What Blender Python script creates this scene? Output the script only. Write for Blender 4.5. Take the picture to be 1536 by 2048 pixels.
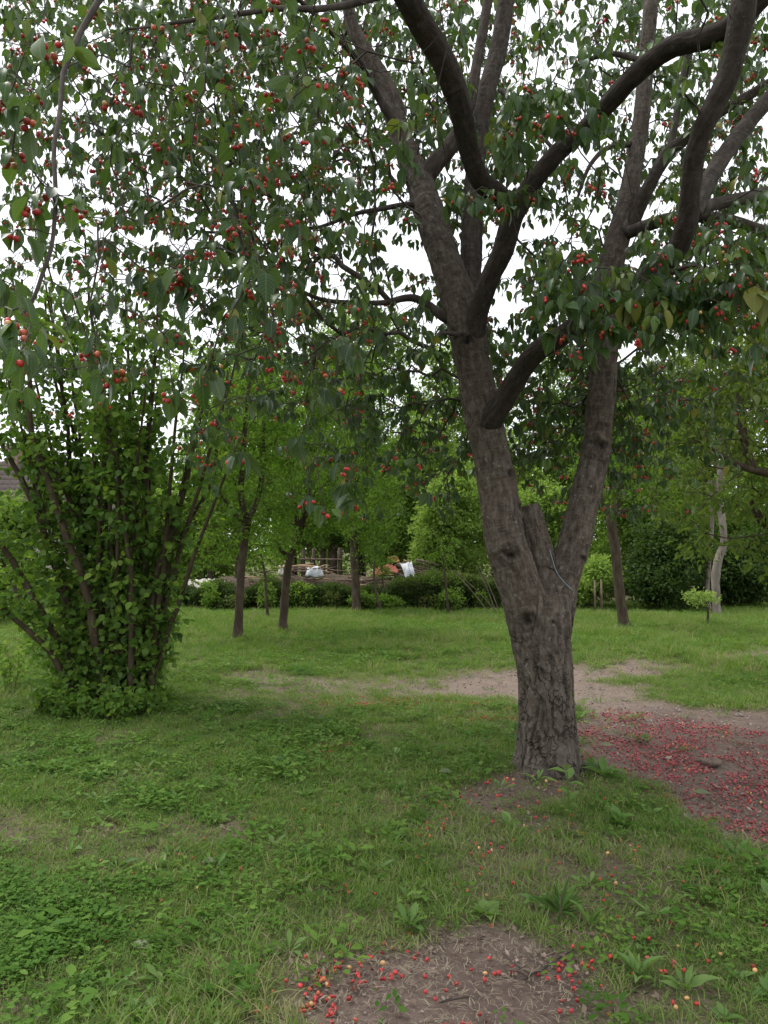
import bpy, math, random
import numpy as np
from mathutils import Matrix, Vector

for o in list(bpy.data.objects):
    bpy.data.objects.remove(o)
scene = bpy.context.scene
C = scene.collection
rng = np.random.default_rng(7)
random.seed(7)

# ------------------------------------------------------------------ camera
F = 1539.0                       # focal length in photograph pixels (1536 x 2048)
CAM_H = 1.6
PITCH = math.atan(76.0 / F)
SP, CP = math.sin(PITCH), math.cos(PITCH)
cam_d = bpy.data.cameras.new('camera')
cam = bpy.data.objects.new('camera', cam_d)
C.objects.link(cam)
cam.location = (0, 0, CAM_H)
cam.rotation_euler = (math.radians(90) + PITCH, 0, 0)
cam_d.sensor_fit = 'VERTICAL'
cam_d.sensor_height = 34.6
cam_d.sensor_width = 25.95
cam_d.lens = F / 2048 * 34.6
cam_d.clip_start = 0.05
cam_d.clip_end = 2000
scene.camera = cam

# ------------------------------------------------------------------ sky, sun, exposure
SUN_EL, SUN_AZ = 60.0, 300.0
world = bpy.data.worlds.new('World')
scene.world = world
world.use_nodes = True
nt = world.node_tree
bg = nt.nodes['Background']
sky = nt.nodes.new('ShaderNodeTexSky')
sky.sky_type = 'NISHITA'
sky.sun_disc = False
sky.sun_elevation = math.radians(SUN_EL)
sky.sun_rotation = math.radians(SUN_AZ)
sky.dust_density = 1.0
sky.air_density = 1.0
hs = nt.nodes.new('ShaderNodeHueSaturation')
hs.inputs['Saturation'].default_value = 0.16
nt.links.new(sky.outputs[0], hs.inputs['Color'])
cloud = nt.nodes.new('ShaderNodeMix')          # an even white cloud layer over the whole sky
cloud.data_type = 'RGBA'
cloud.inputs[0].default_value = 0.8
cloud.inputs[7].default_value = (7.6, 7.8, 8.2, 1)
nt.links.new(hs.outputs[0], cloud.inputs[6])
nt.links.new(cloud.outputs[2], bg.inputs['Color'])
bg.inputs['Strength'].default_value = 0.11
sun_d = bpy.data.lights.new('sun', 'SUN')
sun_d.energy = 1.5
sun_d.angle = math.radians(20)
sun_d.color = (1.0, 0.97, 0.92)
sun = bpy.data.objects.new('sun', sun_d)
C.objects.link(sun)
# direction to the sun: azimuth measured like the sky node (0 = +Y, clockwise seen from above)
az, el = math.radians(SUN_AZ), math.radians(SUN_EL)
to_sun = Vector((math.sin(az) * math.cos(el), math.cos(az) * math.cos(el), math.sin(el)))
sun.rotation_euler = to_sun.to_track_quat('Z', 'Y').to_euler()
sun.location = to_sun * 40
vs = scene.view_settings
vs.view_transform = 'Standard'
vs.look = 'None'
vs.exposure = 0.98
vs.gamma = 1.0
vs.use_curve_mapping = False
try:
    scene.cycles.max_bounces = 6
    scene.cycles.diffuse_bounces = 3
    scene.cycles.transmission_bounces = 4
    scene.cycles.transparent_max_bounces = 4
    scene.cycles.use_denoising = True
except Exception:
    pass

# ------------------------------------------------------------------ pixel <-> world
def ray(px, py):
    u = (px - 768.0) / F
    v = (1024.0 - py) / F
    return u, CP - v * SP, SP + v * CP

def at(px, py, Y):
    u, dy, dz = ray(px, py)
    t = Y / dy
    return np.array((u * t, Y, CAM_H + dz * t))

def gnd(px, py, z=0.0):
    u, dy, dz = ray(px, py)
    t = (z - CAM_H) / dz
    return np.array((u * t, dy * t))

def proj(P):
    P = np.asarray(P, float)
    d = P - np.array((0, 0, CAM_H))
    fw = d[..., 1] * CP + d[..., 2] * SP
    up = -d[..., 1] * SP + d[..., 2] * CP
    fw = np.where(fw < 0.05, 0.05, fw)
    return 768 + F * d[..., 0] / fw, 1024 - F * up / fw, fw

# ------------------------------------------------------------------ noise
def _h(ix, iy, iz, s):
    v = np.sin(ix * 127.1 + iy * 311.7 + iz * 74.7 + s * 19.19) * 43758.5453
    return v - np.floor(v)

def vn(x, y, z, s=0):
    x, y, z = np.broadcast_arrays(np.asarray(x, float), np.asarray(y, float), np.asarray(z, float))
    ix, iy, iz = np.floor(x), np.floor(y), np.floor(z)
    fx, fy, fz = x - ix, y - iy, z - iz
    fx, fy, fz = (f * f * (3 - 2 * f) for f in (fx, fy, fz))
    r = 0
    for a in (0, 1):
        for b in (0, 1):
            for c in (0, 1):
                w = (fx if a else 1 - fx) * (fy if b else 1 - fy) * (fz if c else 1 - fz)
                r = r + w * _h(ix + a, iy + b, iz + c, s)
    return r * 2 - 1

def fbm(x, y, z=0.0, s=0, o=3):
    r, a = 0, 1.0
    for k in range(o):
        r = r + a * vn(x * 2 ** k, y * 2 ** k, z * 2 ** k, s + k)
        a *= 0.5
    return r / 1.75

def sstep(a, b, x):
    t = np.clip((x - a) / (b - a), 0, 1)
    return t * t * (3 - 2 * t)

# ------------------------------------------------------------------ object helpers
def mesh_data(name, V, faces, mat=None, attrs=None, smooth=False, vec_attrs=None):
    """faces: list of (n,k) int arrays of equal-sized faces."""
    me = bpy.data.meshes.new(name)
    V = np.asarray(V, np.float32)
    me.vertices.add(len(V))
    me.vertices.foreach_set('co', V.ravel())
    faces = [np.asarray(f, np.int32) for f in faces if len(f)]
    nl = sum(f.size for f in faces)
    nf = sum(len(f) for f in faces)
    me.loops.add(nl)
    me.polygons.add(nf)
    if nf:
        me.loops.foreach_set('vertex_index', np.concatenate([f.ravel() for f in faces]))
        tot = np.concatenate([np.full(len(f), f.shape[1], np.int32) for f in faces])
        st = np.concatenate([[0], np.cumsum(tot)[:-1]]).astype(np.int32)
        me.polygons.foreach_set('loop_start', st)
        me.polygons.foreach_set('use_smooth', np.full(nf, bool(smooth)))
    for k, v in (attrs or {}).items():
        a = me.attributes.new(k, 'FLOAT', 'POINT')
        a.data.foreach_set('value', np.asarray(v, np.float32))
    for k, v in (vec_attrs or {}).items():
        a = me.attributes.new(k, 'FLOAT_VECTOR', 'POINT')
        a.data.foreach_set('vector', np.asarray(v, np.float32).ravel())
    me.update(calc_edges=True)
    me.validate()
    if mat:
        me.materials.append(mat)
    return me

def link(name, me, parent=None, loc=None):
    o = bpy.data.objects.new(name, me)
    C.objects.link(o)
    if parent:
        o.parent = parent
    if loc is not None:
        o.location = [float(a) for a in loc]
    return o

def tag(o, label=None, cat=None, group=None, kind=None):
    if label: o['label'] = label
    if cat: o['category'] = cat
    if group: o['group'] = group
    if kind: o['kind'] = kind
    return o

def thing(name, loc, label, cat, group=None):
    o = bpy.data.objects.new(name, None)
    o.empty_display_size = 0.1
    C.objects.link(o)
    o.location = [float(a) for a in loc]
    return tag(o, label, cat, group)

def spline(P, n):
    """Catmull-Rom through rows of P (any width), n samples per span."""
    P = np.asarray(P, float)
    Q = np.vstack([2 * P[0] - P[1], P, 2 * P[-1] - P[-2]])
    out = []
    for i in range(1, len(Q) - 2):
        a, b, c, d = Q[i - 1], Q[i], Q[i + 1], Q[i + 2]
        for k in range(n):
            t = k / n
            out.append(0.5 * (2 * b + (c - a) * t + (2 * a - 5 * b + 4 * c - d) * t * t + (-a + 3 * b - 3 * c + d) * t ** 3))
    out.append(P[-1])
    return np.array(out)

def frames(P):
    T = np.gradient(P, axis=0)
    T /= np.linalg.norm(T, axis=1)[:, None] + 1e-9
    N = np.zeros_like(P)
    a = np.array((1.0, 0, 0)) if abs(T[0][0]) < 0.8 else np.array((0, 1.0, 0))
    n = a - T[0] * (a @ T[0])
    n /= np.linalg.norm(n)
    for i in range(len(P)):
        n = n - T[i] * (n @ T[i])
        n /= np.linalg.norm(n) + 1e-9
        N[i] = n
    return T, N, np.cross(T, N)

class MB:
    """collects geometry of one mesh"""
    def __init__(s):
        s.V, s.F4, s.F3, s.n, s.T = [], [], [], 0, []
    def add(s, V, F4=None, F3=None, tint=0.5):
        V = np.asarray(V, float)
        s.V.append(V)
        if F4 is not None and len(F4): s.F4.append(np.asarray(F4) + s.n)
        if F3 is not None and len(F3): s.F3.append(np.asarray(F3) + s.n)
        s.T.append(np.broadcast_to(np.asarray(tint, float), (len(V),)))
        s.n += len(V)
        return s
    def tube(s, P, R, k=6, cap=True, tint=0.5):
        P = np.asarray(P, float); R = np.asarray(R, float)
        T, N, B = frames(P)
        a = np.arange(k) / k * 2 * math.pi
        V = P[:, None] + R[:, None, None] * (np.cos(a)[None, :, None] * N[:, None] + np.sin(a)[None, :, None] * B[:, None])
        m = len(P)
        i, j = np.meshgrid(np.arange(m - 1), np.arange(k), indexing='ij')
        j2 = (j + 1) % k
        Fq = np.stack([i * k + j, i * k + j2, (i + 1) * k + j2, (i + 1) * k + j], -1).reshape(-1, 4)
        V = V.reshape(-1, 3)
        F3 = None
        if cap:
            V = np.vstack([V, P[0], P[-1]])
            q = np.arange(k)
            F3 = np.vstack([np.stack([np.full(k, m * k), (q + 1) % k, q], -1),
                            np.stack([np.full(k, m * k + 1), (m - 1) * k + q, (m - 1) * k + (q + 1) % k], -1)])
        return s.add(V, Fq, F3, tint)
    def box(s, c, h, rot=None, tint=0.5):
        q = np.array([(x, y, z) for z in (-1, 1) for y in (-1, 1) for x in (-1, 1)], float) * np.asarray(h, float)
        if rot is not None: q = q @ np.asarray(rot).T
        f = [(0, 2, 3, 1), (4, 5, 7, 6), (0, 1, 5, 4), (2, 6, 7, 3), (0, 4, 6, 2), (1, 3, 7, 5)]
        return s.add(q + np.asarray(c, float), f, None, tint)
    def mesh(s, name, mat, origin=(0, 0, 0), smooth=True):
        V = np.vstack(s.V) - np.asarray(origin, float)
        fs = []
        if s.F4: fs.append(np.vstack(s.F4))
        if s.F3: fs.append(np.vstack(s.F3))
        return mesh_data(name, V, fs, mat, {'tint': np.concatenate(s.T)}, smooth)

# ------------------------------------------------------------------ materials
def mat_new(name):
    m = bpy.data.materials.new(name)
    m.use_nodes = True
    t = m.node_tree
    b = t.nodes['Principled BSDF']
    return m, t, b

def N(t, kind, **kw):
    n = t.nodes.new(kind)
    for k, v in kw.items():
        if k in n.inputs: n.inputs[k].default_value = v
        else: setattr(n, k, v)
    return n

def mixc(t, fac, a, b):
    n = t.nodes.new('ShaderNodeMix')
    n.data_type = 'RGBA'
    for s, v in ((n.inputs[0], fac), (n.inputs[6], a), (n.inputs[7], b)):
        if hasattr(v, 'node'): t.links.new(v, s)
        elif isinstance(v, (int, float)): s.default_value = v
        else: s.default_value = (*v, 1)
    return n.outputs[2]

def ramp(t, fac, stops):
    n = t.nodes.new('ShaderNodeValToRGB')
    e = n.color_ramp.elements
    e[0].position, e[0].color = stops[0][0], (*stops[0][1], 1)
    e[1].position, e[1].color = stops[-1][0], (*stops[-1][1], 1)
    for p, c in stops[1:-1]:
        x = e.new(p); x.color = (*c, 1)
    t.links.new(fac, n.inputs[0])
    return n.outputs[0]

def leaf_mat(name, cols, transl=0.3, rough=0.42, spec=0.4, instancer=False, tcol=None, veins=False):
    m, t, b = mat_new(name)
    at_ = N(t, 'ShaderNodeAttribute', attribute_name='tint')
    fac = at_.outputs['Fac']
    if instancer:
        at_.attribute_type = 'INSTANCER'
        own = N(t, 'ShaderNodeAttribute', attribute_name='tint')
        ma = N(t, 'ShaderNodeMath', operation='MULTIPLY_ADD')
        ma.inputs[1].default_value = 0.8
        t.links.new(own.outputs['Fac'], ma.inputs[0])
        mb_ = N(t, 'ShaderNodeMath', operation='SUBTRACT')
        mb_.inputs[1].default_value = 0.4
        t.links.new(at_.outputs['Fac'], ma.inputs[2])
        t.links.new(ma.outputs[0], mb_.inputs[0])
        fac = mb_.outputs[0]
    col = ramp(t, fac, [(i / (len(cols) - 1), c) for i, c in enumerate(cols)])
    if veins:
        lu = N(t, 'ShaderNodeAttribute', attribute_name='luv')
        sx = N(t, 'ShaderNodeSeparateXYZ')
        t.links.new(lu.outputs['Vector'], sx.inputs[0])
        ab = N(t, 'ShaderNodeMath', operation='ABSOLUTE')
        t.links.new(sx.outputs[0], ab.inputs[0])
        mid = N(t, 'ShaderNodeMapRange')
        mid.inputs['From Min'].default_value = 0.015
        mid.inputs['From Max'].default_value = 0.055
        mid.inputs['To Min'].default_value = 0.55
        mid.inputs['To Max'].default_value = 0.0
        t.links.new(ab.outputs[0], mid.inputs['Value'])
        sl = N(t, 'ShaderNodeMath', operation='MULTIPLY_ADD')
        sl.inputs[1].default_value = -0.55
        t.links.new(ab.outputs[0], sl.inputs[0])
        t.links.new(sx.outputs[1], sl.inputs[2])
        fr = N(t, 'ShaderNodeMath', operation='MULTIPLY')
        fr.inputs[1].default_value = 52.0
        t.links.new(sl.outputs[0], fr.inputs[0])
        sn = N(t, 'ShaderNodeMath', operation='SINE')
        t.links.new(fr.outputs[0], sn.inputs[0])
        sv = N(t, 'ShaderNodeMapRange')
        sv.inputs['From Min'].default_value = 0.45
        sv.inputs['From Max'].default_value = 1.0
        sv.inputs['To Max'].default_value = 0.32
        t.links.new(sn.outputs[0], sv.inputs['Value'])
        mxv = N(t, 'ShaderNodeMath', operation='MAXIMUM')
        t.links.new(mid.outputs[0], mxv.inputs[0])
        t.links.new(sv.outputs[0], mxv.inputs[1])
        col = mixc(t, mxv.outputs[0], col, mixc(t, 0.65, col, (0.20, 0.26, 0.10)))
    geo = N(t, 'ShaderNodeNewGeometry')
    under = mixc(t, 0.28, col, (0.15, 0.18, 0.10))
    col2 = mixc(t, geo.outputs['Backfacing'], col, under)
    t.links.new(col2, b.inputs['Base Color'])
    b.inputs['Roughness'].default_value = rough
    b.inputs['Specular IOR Level'].default_value = spec
    tr = N(t, 'ShaderNodeBsdfTranslucent')
    g = N(t, 'ShaderNodeHueSaturation', Saturation=1.15, Value=1.7)
    t.links.new(col, g.inputs['Color'])
    tint = mixc(t, 0.5, g.outputs[0], tcol or (0.17, 0.28, 0.035))
    t.links.new(tint, tr.inputs['Color'])
    mx = N(t, 'ShaderNodeMixShader')
    mx.inputs[0].default_value = transl
    t.links.new(b.outputs[0], mx.inputs[1])
    t.links.new(tr.outputs[0], mx.inputs[2])
    t.links.new(mx.outputs[0], t.nodes['Material Output'].inputs['Surface'])
    return m

def bark_mat(name, base, light, dark, scale=9.0, bump=0.5, lichen=0.0, vec='bark', stretch=(1, 1, 0.35)):
    m, t, b = mat_new(name)
    if vec:
        v = N(t, 'ShaderNodeAttribute', attribute_name=vec).outputs['Vector']
    else:
        v = N(t, 'ShaderNodeTexCoord').outputs['Object']
    mp = N(t, 'ShaderNodeMapping')
    mp.inputs['Scale'].default_value = stretch
    t.links.new(v, mp.inputs[0])
    n1 = N(t, 'ShaderNodeTexNoise', Scale=scale, Detail=8.0, Roughness=0.65)
    t.links.new(mp.outputs[0], n1.inputs['Vector'])
    n2 = N(t, 'ShaderNodeTexNoise', Scale=scale * 0.28, Detail=3.0)
    t.links.new(v, n2.inputs['Vector'])
    c = ramp(t, n1.outputs['Fac'], [(0.33, dark), (0.5, base), (0.70, light)])
    c = mixc(t, n2.outputs['Fac'], c, mixc(t, 0.55, c, base))
    if lichen:
        n3 = N(t, 'ShaderNodeTexNoise', Scale=38.0, Detail=3.0, Roughness=0.6)
        t.links.new(v, n3.inputs['Vector'])
        f = ramp(t, n3.outputs['Fac'], [(0.63, (0, 0, 0)), (0.70, (lichen,) * 3)])
        c = mixc(t, f, c, (0.24, 0.235, 0.21))
        n4 = N(t, 'ShaderNodeTexNoise', Scale=3.2, Detail=4.0)
        t.links.new(v, n4.inputs['Vector'])
        f4 = ramp(t, n4.outputs['Fac'], [(0.5, (0, 0, 0)), (0.68, (0.6,) * 3)])
        c = mixc(t, f4, c, mixc(t, 0.45, c, (0.10, 0.062, 0.040)))
        mp5 = N(t, 'ShaderNodeMapping')
        mp5.inputs['Scale'].default_value = (1, 1, 7)
        t.links.new(v, mp5.inputs[0])
        n5 = N(t, 'ShaderNodeTexNoise', Scale=9.0, Detail=5.0, Roughness=0.65)
        t.links.new(mp5.outputs[0], n5.inputs['Vector'])
        f5 = ramp(t, n5.outputs['Fac'], [(0.52, (0, 0, 0)), (0.66, (0.9,) * 3)])
        lw = N(t, 'ShaderNodeAttribute', attribute_name='low')
        mu = N(t, 'ShaderNodeMath', operation='MULTIPLY_ADD')
        mu.inputs[1].default_value = -0.5
        mu.inputs[2].default_value = 0.5
        t.links.new(lw.outputs['Fac'], mu.inputs[0])
        m5 = N(t, 'ShaderNodeMath', operation='MULTIPLY')
        t.links.new(f5, m5.inputs[0])
        t.links.new(mu.outputs[0], m5.inputs[1])
        c = mixc(t, m5.outputs[0], c, (0.17, 0.148, 0.125))
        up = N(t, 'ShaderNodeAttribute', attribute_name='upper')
        c = mixc(t, up.outputs['Fac'], c, mixc(t, 0.80, c, (0.014, 0.010, 0.008)))  # shade of the upper limbs painted into the bark as near-black
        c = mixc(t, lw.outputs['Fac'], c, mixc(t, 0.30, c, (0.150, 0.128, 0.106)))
        nb = N(t, 'ShaderNodeTexNoise', Scale=5.0, Detail=3.0)
        t.links.new(v, nb.inputs['Vector'])
        nw = N(t, 'ShaderNodeTexNoise', Scale=14.0, Detail=4.0)
        t.links.new(v, nw.inputs['Vector'])
        wv = N(t, 'ShaderNodeMix', data_type='VECTOR')
        wv.inputs[0].default_value = 0.16
        t.links.new(v, wv.inputs[4])
        t.links.new(nw.outputs['Color'], wv.inputs[5])
        mp6 = N(t, 'ShaderNodeMapping')
        mp6.inputs['Scale'].default_value = (1, 1, 0.13)
        t.links.new(wv.outputs[1], mp6.inputs[0])
        vo = N(t, 'ShaderNodeTexVoronoi', Scale=21.0, feature='DISTANCE_TO_EDGE')
        vo.inputs['Scale'].default_value = 15.0
        t.links.new(mp6.outputs[0], vo.inputs['Vector'])
        fc = ramp(t, vo.outputs['Distance'], [(0.0, (0.75,) * 3), (0.085, (0, 0, 0))])
        mc = N(t, 'ShaderNodeMath', operation='MULTIPLY')
        t.links.new(fc, mc.inputs[0])
        lb = N(t, 'ShaderNodeMath', operation='MULTIPLY')
        t.links.new(lw.outputs['Fac'], lb.inputs[0])
        t.links.new(ramp(t, nb.outputs['Fac'], [(0.38, (0.15,) * 3), (0.6, (1, 1, 1))]), lb.inputs[1])
        t.links.new(lb.outputs[0], mc.inputs[1])
        crack = mc.outputs[0]
        c = mixc(t, crack, c, (0.022, 0.015, 0.011))
        sc = N(t, 'ShaderNodeAttribute', attribute_name='scar')
        c = mixc(t, sc.outputs['Fac'], c, (0.012, 0.009, 0.007))
    t.links.new(c, b.inputs['Base Color'])
    b.inputs['Roughness'].default_value = 0.9
    b.inputs['Specular IOR Level'].default_value = 0.25
    bp = N(t, 'ShaderNodeBump', Strength=bump, Distance=0.02)
    hgt_ = n1.outputs['Fac']
    if lichen:
        sb = N(t, 'ShaderNodeMath', operation='SUBTRACT')
        t.links.new(hgt_, sb.inputs[0])
        t.links.new(crack, sb.inputs[1])
        hgt_ = sb.outputs[0]
    t.links.new(hgt_, bp.inputs['Height'])
    t.links.new(bp.outputs[0], b.inputs['Normal'])
    return m

def plain_mat(name, a, b_, scale=12.0, rough=0.8, bump=0.2, spec=0.3, obj_coord=True):
    m, t, b = mat_new(name)
    co = N(t, 'ShaderNodeTexCoord')
    n1 = N(t, 'ShaderNodeTexNoise', Scale=scale, Detail=6.0, Roughness=0.6)
    t.links.new(co.outputs['Object'], n1.inputs['Vector'])
    c = ramp(t, n1.outputs['Fac'], [(0.3, a), (0.7, b_)])
    t.links.new(c, b.inputs['Base Color'])
    b.inputs['Roughness'].default_value = rough
    b.inputs['Specular IOR Level'].default_value = spec
    bp = N(t, 'ShaderNodeBump', Strength=bump, Distance=0.02)
    t.links.new(n1.outputs['Fac'], bp.inputs['Height'])
    t.links.new(bp.outputs[0], b.inputs['Normal'])
    return m

M_cherry_leaf = leaf_mat('cherry_leaf', [(0.008, 0.025, 0.009), (0.016, 0.046, 0.012), (0.030, 0.074, 0.015), (0.075, 0.135, 0.020), (0.20, 0.165, 0.02)], 0.26, 0.38, 0.26, veins=True)
M_hazel_leaf = leaf_mat('hazel_leaf', [(0.032, 0.088, 0.014), (0.066, 0.148, 0.021), (0.120, 0.215, 0.030), (0.20, 0.29, 0.045)], 0.38, 0.55, 0.1, veins=True)
M_plum_leaf = leaf_mat('fruit_tree_leaf', [(0.070, 0.145, 0.022), (0.118, 0.215, 0.034), (0.185, 0.285, 0.052)], 0.46, 0.6, 0.05)
M_light_leaf = leaf_mat('light_shrub_leaf', [(0.155, 0.240, 0.050), (0.23, 0.33, 0.078), (0.30, 0.39, 0.12)], 0.5, 0.6, 0.05)
M_mid_leaf = leaf_mat('mid_shrub_leaf', [(0.070, 0.135, 0.028), (0.122, 0.205, 0.042), (0.19, 0.27, 0.062)], 0.48, 0.6, 0.05)
M_dark_leaf = leaf_mat('dark_shrub_leaf', [(0.020, 0.045, 0.009), (0.034, 0.070, 0.013), (0.065, 0.115, 0.022)], 0.28, 0.55, 0.15)
M_olive_leaf = leaf_mat('olive_leaf', [(0.050, 0.080, 0.012), (0.080, 0.115, 0.016), (0.13, 0.155, 0.022)], 0.4, 0.6, 0.12, veins=True)
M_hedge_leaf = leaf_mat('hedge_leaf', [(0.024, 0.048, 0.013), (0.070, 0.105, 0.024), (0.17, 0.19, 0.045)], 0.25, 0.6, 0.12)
M_weed_leaf = leaf_mat('weed_leaf', [(0.055, 0.125, 0.030), (0.10, 0.19, 0.045), (0.17, 0.26, 0.075)], 0.34, 0.5, 0.2, veins=True)
M_grass = leaf_mat('grass_blade', [(0.044, 0.105, 0.016), (0.078, 0.168, 0.022), (0.118, 0.225, 0.030), (0.19, 0.265, 0.058), (0.33, 0.29, 0.15)], 0.34, 0.6, 0.05, instancer=True)
M_clover = leaf_mat('clover_leaf', [(0.045, 0.112, 0.017), (0.080, 0.165, 0.025), (0.140, 0.235, 0.045)], 0.34, 0.6, 0.08, instancer=True)
M_straw = leaf_mat('straw', [(0.22, 0.17, 0.12), (0.32, 0.25, 0.18), (0.40, 0.33, 0.25)], 0.1, 0.7, 0.2, instancer=True, tcol=(0.3, 0.25, 0.18))
M_litter = leaf_mat('litter', [(0.09, 0.06, 0.045), (0.17, 0.125, 0.095), (0.30, 0.235, 0.19)], 0.05, 0.8, 0.2, instancer=True, tcol=(0.1, 0.07, 0.05))
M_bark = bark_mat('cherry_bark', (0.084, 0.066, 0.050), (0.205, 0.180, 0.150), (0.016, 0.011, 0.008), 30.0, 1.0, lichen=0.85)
M_twig = bark_mat('cherry_twig', (0.052, 0.042, 0.035), (0.115, 0.10, 0.088), (0.025, 0.019, 0.015), 14.0, 0.3, vec=None)
M_hazel_bark = bark_mat('hazel_bark', (0.062, 0.046, 0.028), (0.115, 0.092, 0.062), (0.035, 0.026, 0.018), 12.0, 0.4, vec=None)
M_fruit_bark = bark_mat('fruit_tree_bark', (0.060, 0.044, 0.029), (0.115, 0.092, 0.066), (0.026, 0.018, 0.012), 11.0, 0.6, vec=None)
M_pale_bark = bark_mat('pale_bark', (0.19, 0.16, 0.135), (0.30, 0.265, 0.23), (0.10, 0.08, 0.065), 7.0, 0.25, vec=None)
M_stick = bark_mat('stick_bark', (0.16, 0.115, 0.085), (0.27, 0.21, 0.16), (0.07, 0.05, 0.04), 10.0, 0.3, vec=None)

def cherry_mat(name, a, b_):
    m, t, b = mat_new(name)
    co = N(t, 'ShaderNodeTexCoord')
    oi = N(t, 'ShaderNodeObjectInfo')
    n1 = N(t, 'ShaderNodeTexNoise', Scale=60.0, Detail=2.0)
    t.links.new(co.outputs['Object'], n1.inputs['Vector'])
    c = mixc(t, n1.outputs['Fac'], a, b_)
    hsv = N(t, 'ShaderNodeHueSaturation')
    mr = N(t, 'ShaderNodeMapRange')
    mr.inputs['To Min'].default_value = 0.6
    mr.inputs['To Max'].default_value = 1.25
    t.links.new(oi.outputs['Random'], mr.inputs['Value'])
    t.links.new(mr.outputs[0], hsv.inputs['Value'])
    t.links.new(c, hsv.inputs['Color'])
    t.links.new(hsv.outputs[0], b.inputs['Base Color'])
    b.inputs['Roughness'].default_value = 0.42
    b.inputs['Specular IOR Level'].default_value = 0.5
    b.inputs['Subsurface Weight'].default_value = 0.0
    return m
M_red = cherry_mat('cherry_red', (0.34, 0.012, 0.018), (0.50, 0.038, 0.030))
M_dull = cherry_mat('cherry_dull_red', (0.20, 0.020, 0.030), (0.38, 0.065, 0.070))
M_brown = cherry_mat('cherry_brown', (0.07, 0.022, 0.018), (0.16, 0.05, 0.032))
M_orange = cherry_mat('cherry_orange', (0.42, 0.055, 0.030), (0.52, 0.14, 0.05))
M_yellow = cherry_mat('cherry_yellow', (0.50, 0.25, 0.08), (0.55, 0.34, 0.14))

# ------------------------------------------------------------------ ground
TREE = gnd(1097, 1546)

def in_poly(X, Y, poly):
    """signed distance, positive inside"""
    d = np.full(X.shape, 1e9)
    ins = np.zeros(X.shape, bool)
    n = len(poly)
    for i in range(n):
        (x1, y1), (x2, y2) = poly[i], poly[(i + 1) % n]
        ex, ey = x2 - x1, y2 - y1
        t = np.clip(((X - x1) * ex + (Y - y1) * ey) / (ex * ex + ey * ey + 1e-12), 0, 1)
        d = np.minimum(d, np.hypot(X - x1 - t * ex, Y - y1 - t * ey))
        c = ((y1 > Y) != (y2 > Y)) & (X < ex * (Y - y1) / (ey + 1e-12) + x1)
        ins ^= c
    return np.where(ins, d, -d)

def gp(pts):
    return [gnd(*p) for p in pts]
# bare earth areas (outline on the ground, strength, edge softness)
DIRT_YARD = gp([(1150, 1425), (1200, 1402), (1290, 1400), (1400, 1410), (1536, 1418), (1750, 1425), (1900, 1700), (1536, 1705), (1420, 1665), (1330, 1622), (1285, 1575), (1225, 1548), (1165, 1525)])
DIRT_PATH = gp([(800, 1360), (900, 1345), (1030, 1336), (1160, 1325), (1240, 1316), (1345, 1310), (1335, 1330), (1290, 1350), (1315, 1385), (1290, 1405), (1150, 1425), (1030, 1412), (930, 1400), (850, 1390)])
DIRT_FAR = gp([(1415, 1309), (1536, 1299), (1800, 1292), (1800, 1310), (1536, 1318), (1430, 1321)])
DIRT_LITTER = gp([(600, 1402), (720, 1392), (1030, 1410), (1040, 1445), (900, 1448), (800, 1424), (640, 1414)])
DIRT_NEAR = gp([(610, 1965), (680, 1905), (820, 1875), (900, 1850), (960, 1828), (1040, 1868), (1130, 1900), (1180, 1950), (1150, 2048), (1100, 2200), (600, 2200), (585, 2048)])
DIRT_FOOT = gp([(890, 1585), (960, 1562), (1030, 1535), (1165, 1530), (1200, 1555), (1130, 1600), (1010, 1625), (930, 1618)])
DIRT_CORNER = gp([(-150, 2010), (60, 1975), (150, 1965), (200, 1990), (80, 2080), (-150, 2120)])
DIRT_WORN = gp([(420, 1345), (640, 1350), (780, 1345), (1000, 1335), (1030, 1400), (800, 1398), (560, 1382), (430, 1362)])
DIRT_THIN = gp([(820, 1600), (1020, 1590), (1240, 1640), (1350, 1720), (1300, 1850), (1150, 1900), (950, 1820), (840, 1740)])
DIRTS = [(DIRT_THIN, 0.62, 0.35, 1.3), (DIRT_YARD, 1.0, 0.2, 0.8), (DIRT_PATH, 0.92, 0.55, 1.6), (DIRT_FAR, 0.85, 0.4, 1.0), (DIRT_LITTER, 0.5, 0.3, 0.6),
         (DIRT_NEAR, 1.0, 0.13, 0.3), (DIRT_FOOT, 0.85, 0.12, 0.3), (DIRT_CORNER, 0.6, 0.1, 0.2), (DIRT_WORN, 0.74, 0.5, 1.6)]

def dirt(X, Y):
    X, Y = np.asarray(X, float), np.asarray(Y, float)
    n = fbm(X * 1.7, Y * 1.7, 0, 3, 4)
    n2 = fbm(X * 0.9, Y * 0.9, 5.0, 11, 3)
    m = np.zeros(X.shape)
    for poly, st, soft, amp in DIRTS:
        d = in_poly(X, Y, poly) + n * amp * 0.45
        m = np.maximum(m, st * sstep(-soft, soft, d))
    # thin, worn patches in the near lawn
    near = sstep(13.0, 8.0, Y)
    m = np.maximum(m, near * 0.66 * sstep(0.02, 0.66, n2 * .8 + 0.75 * n))
    return m

def gz(X, Y):
    X, Y = np.asarray(X, float), np.asarray(Y, float)
    r = np.hypot(X - TREE[0], Y - TREE[1])
    z = 0.030 * fbm(X * 0.55, Y * 0.55, 0, 21, 2) + 0.012 * fbm(X * 3.1, Y * 3.1, 0, 25, 2)
    return z + 0.05 * np.exp(-(r / 0.55) ** 2)

def gza(px, py):
    p = gnd(px, py)
    return np.array((p[0], p[1], float(gz(p[0], p[1]))))

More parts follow.
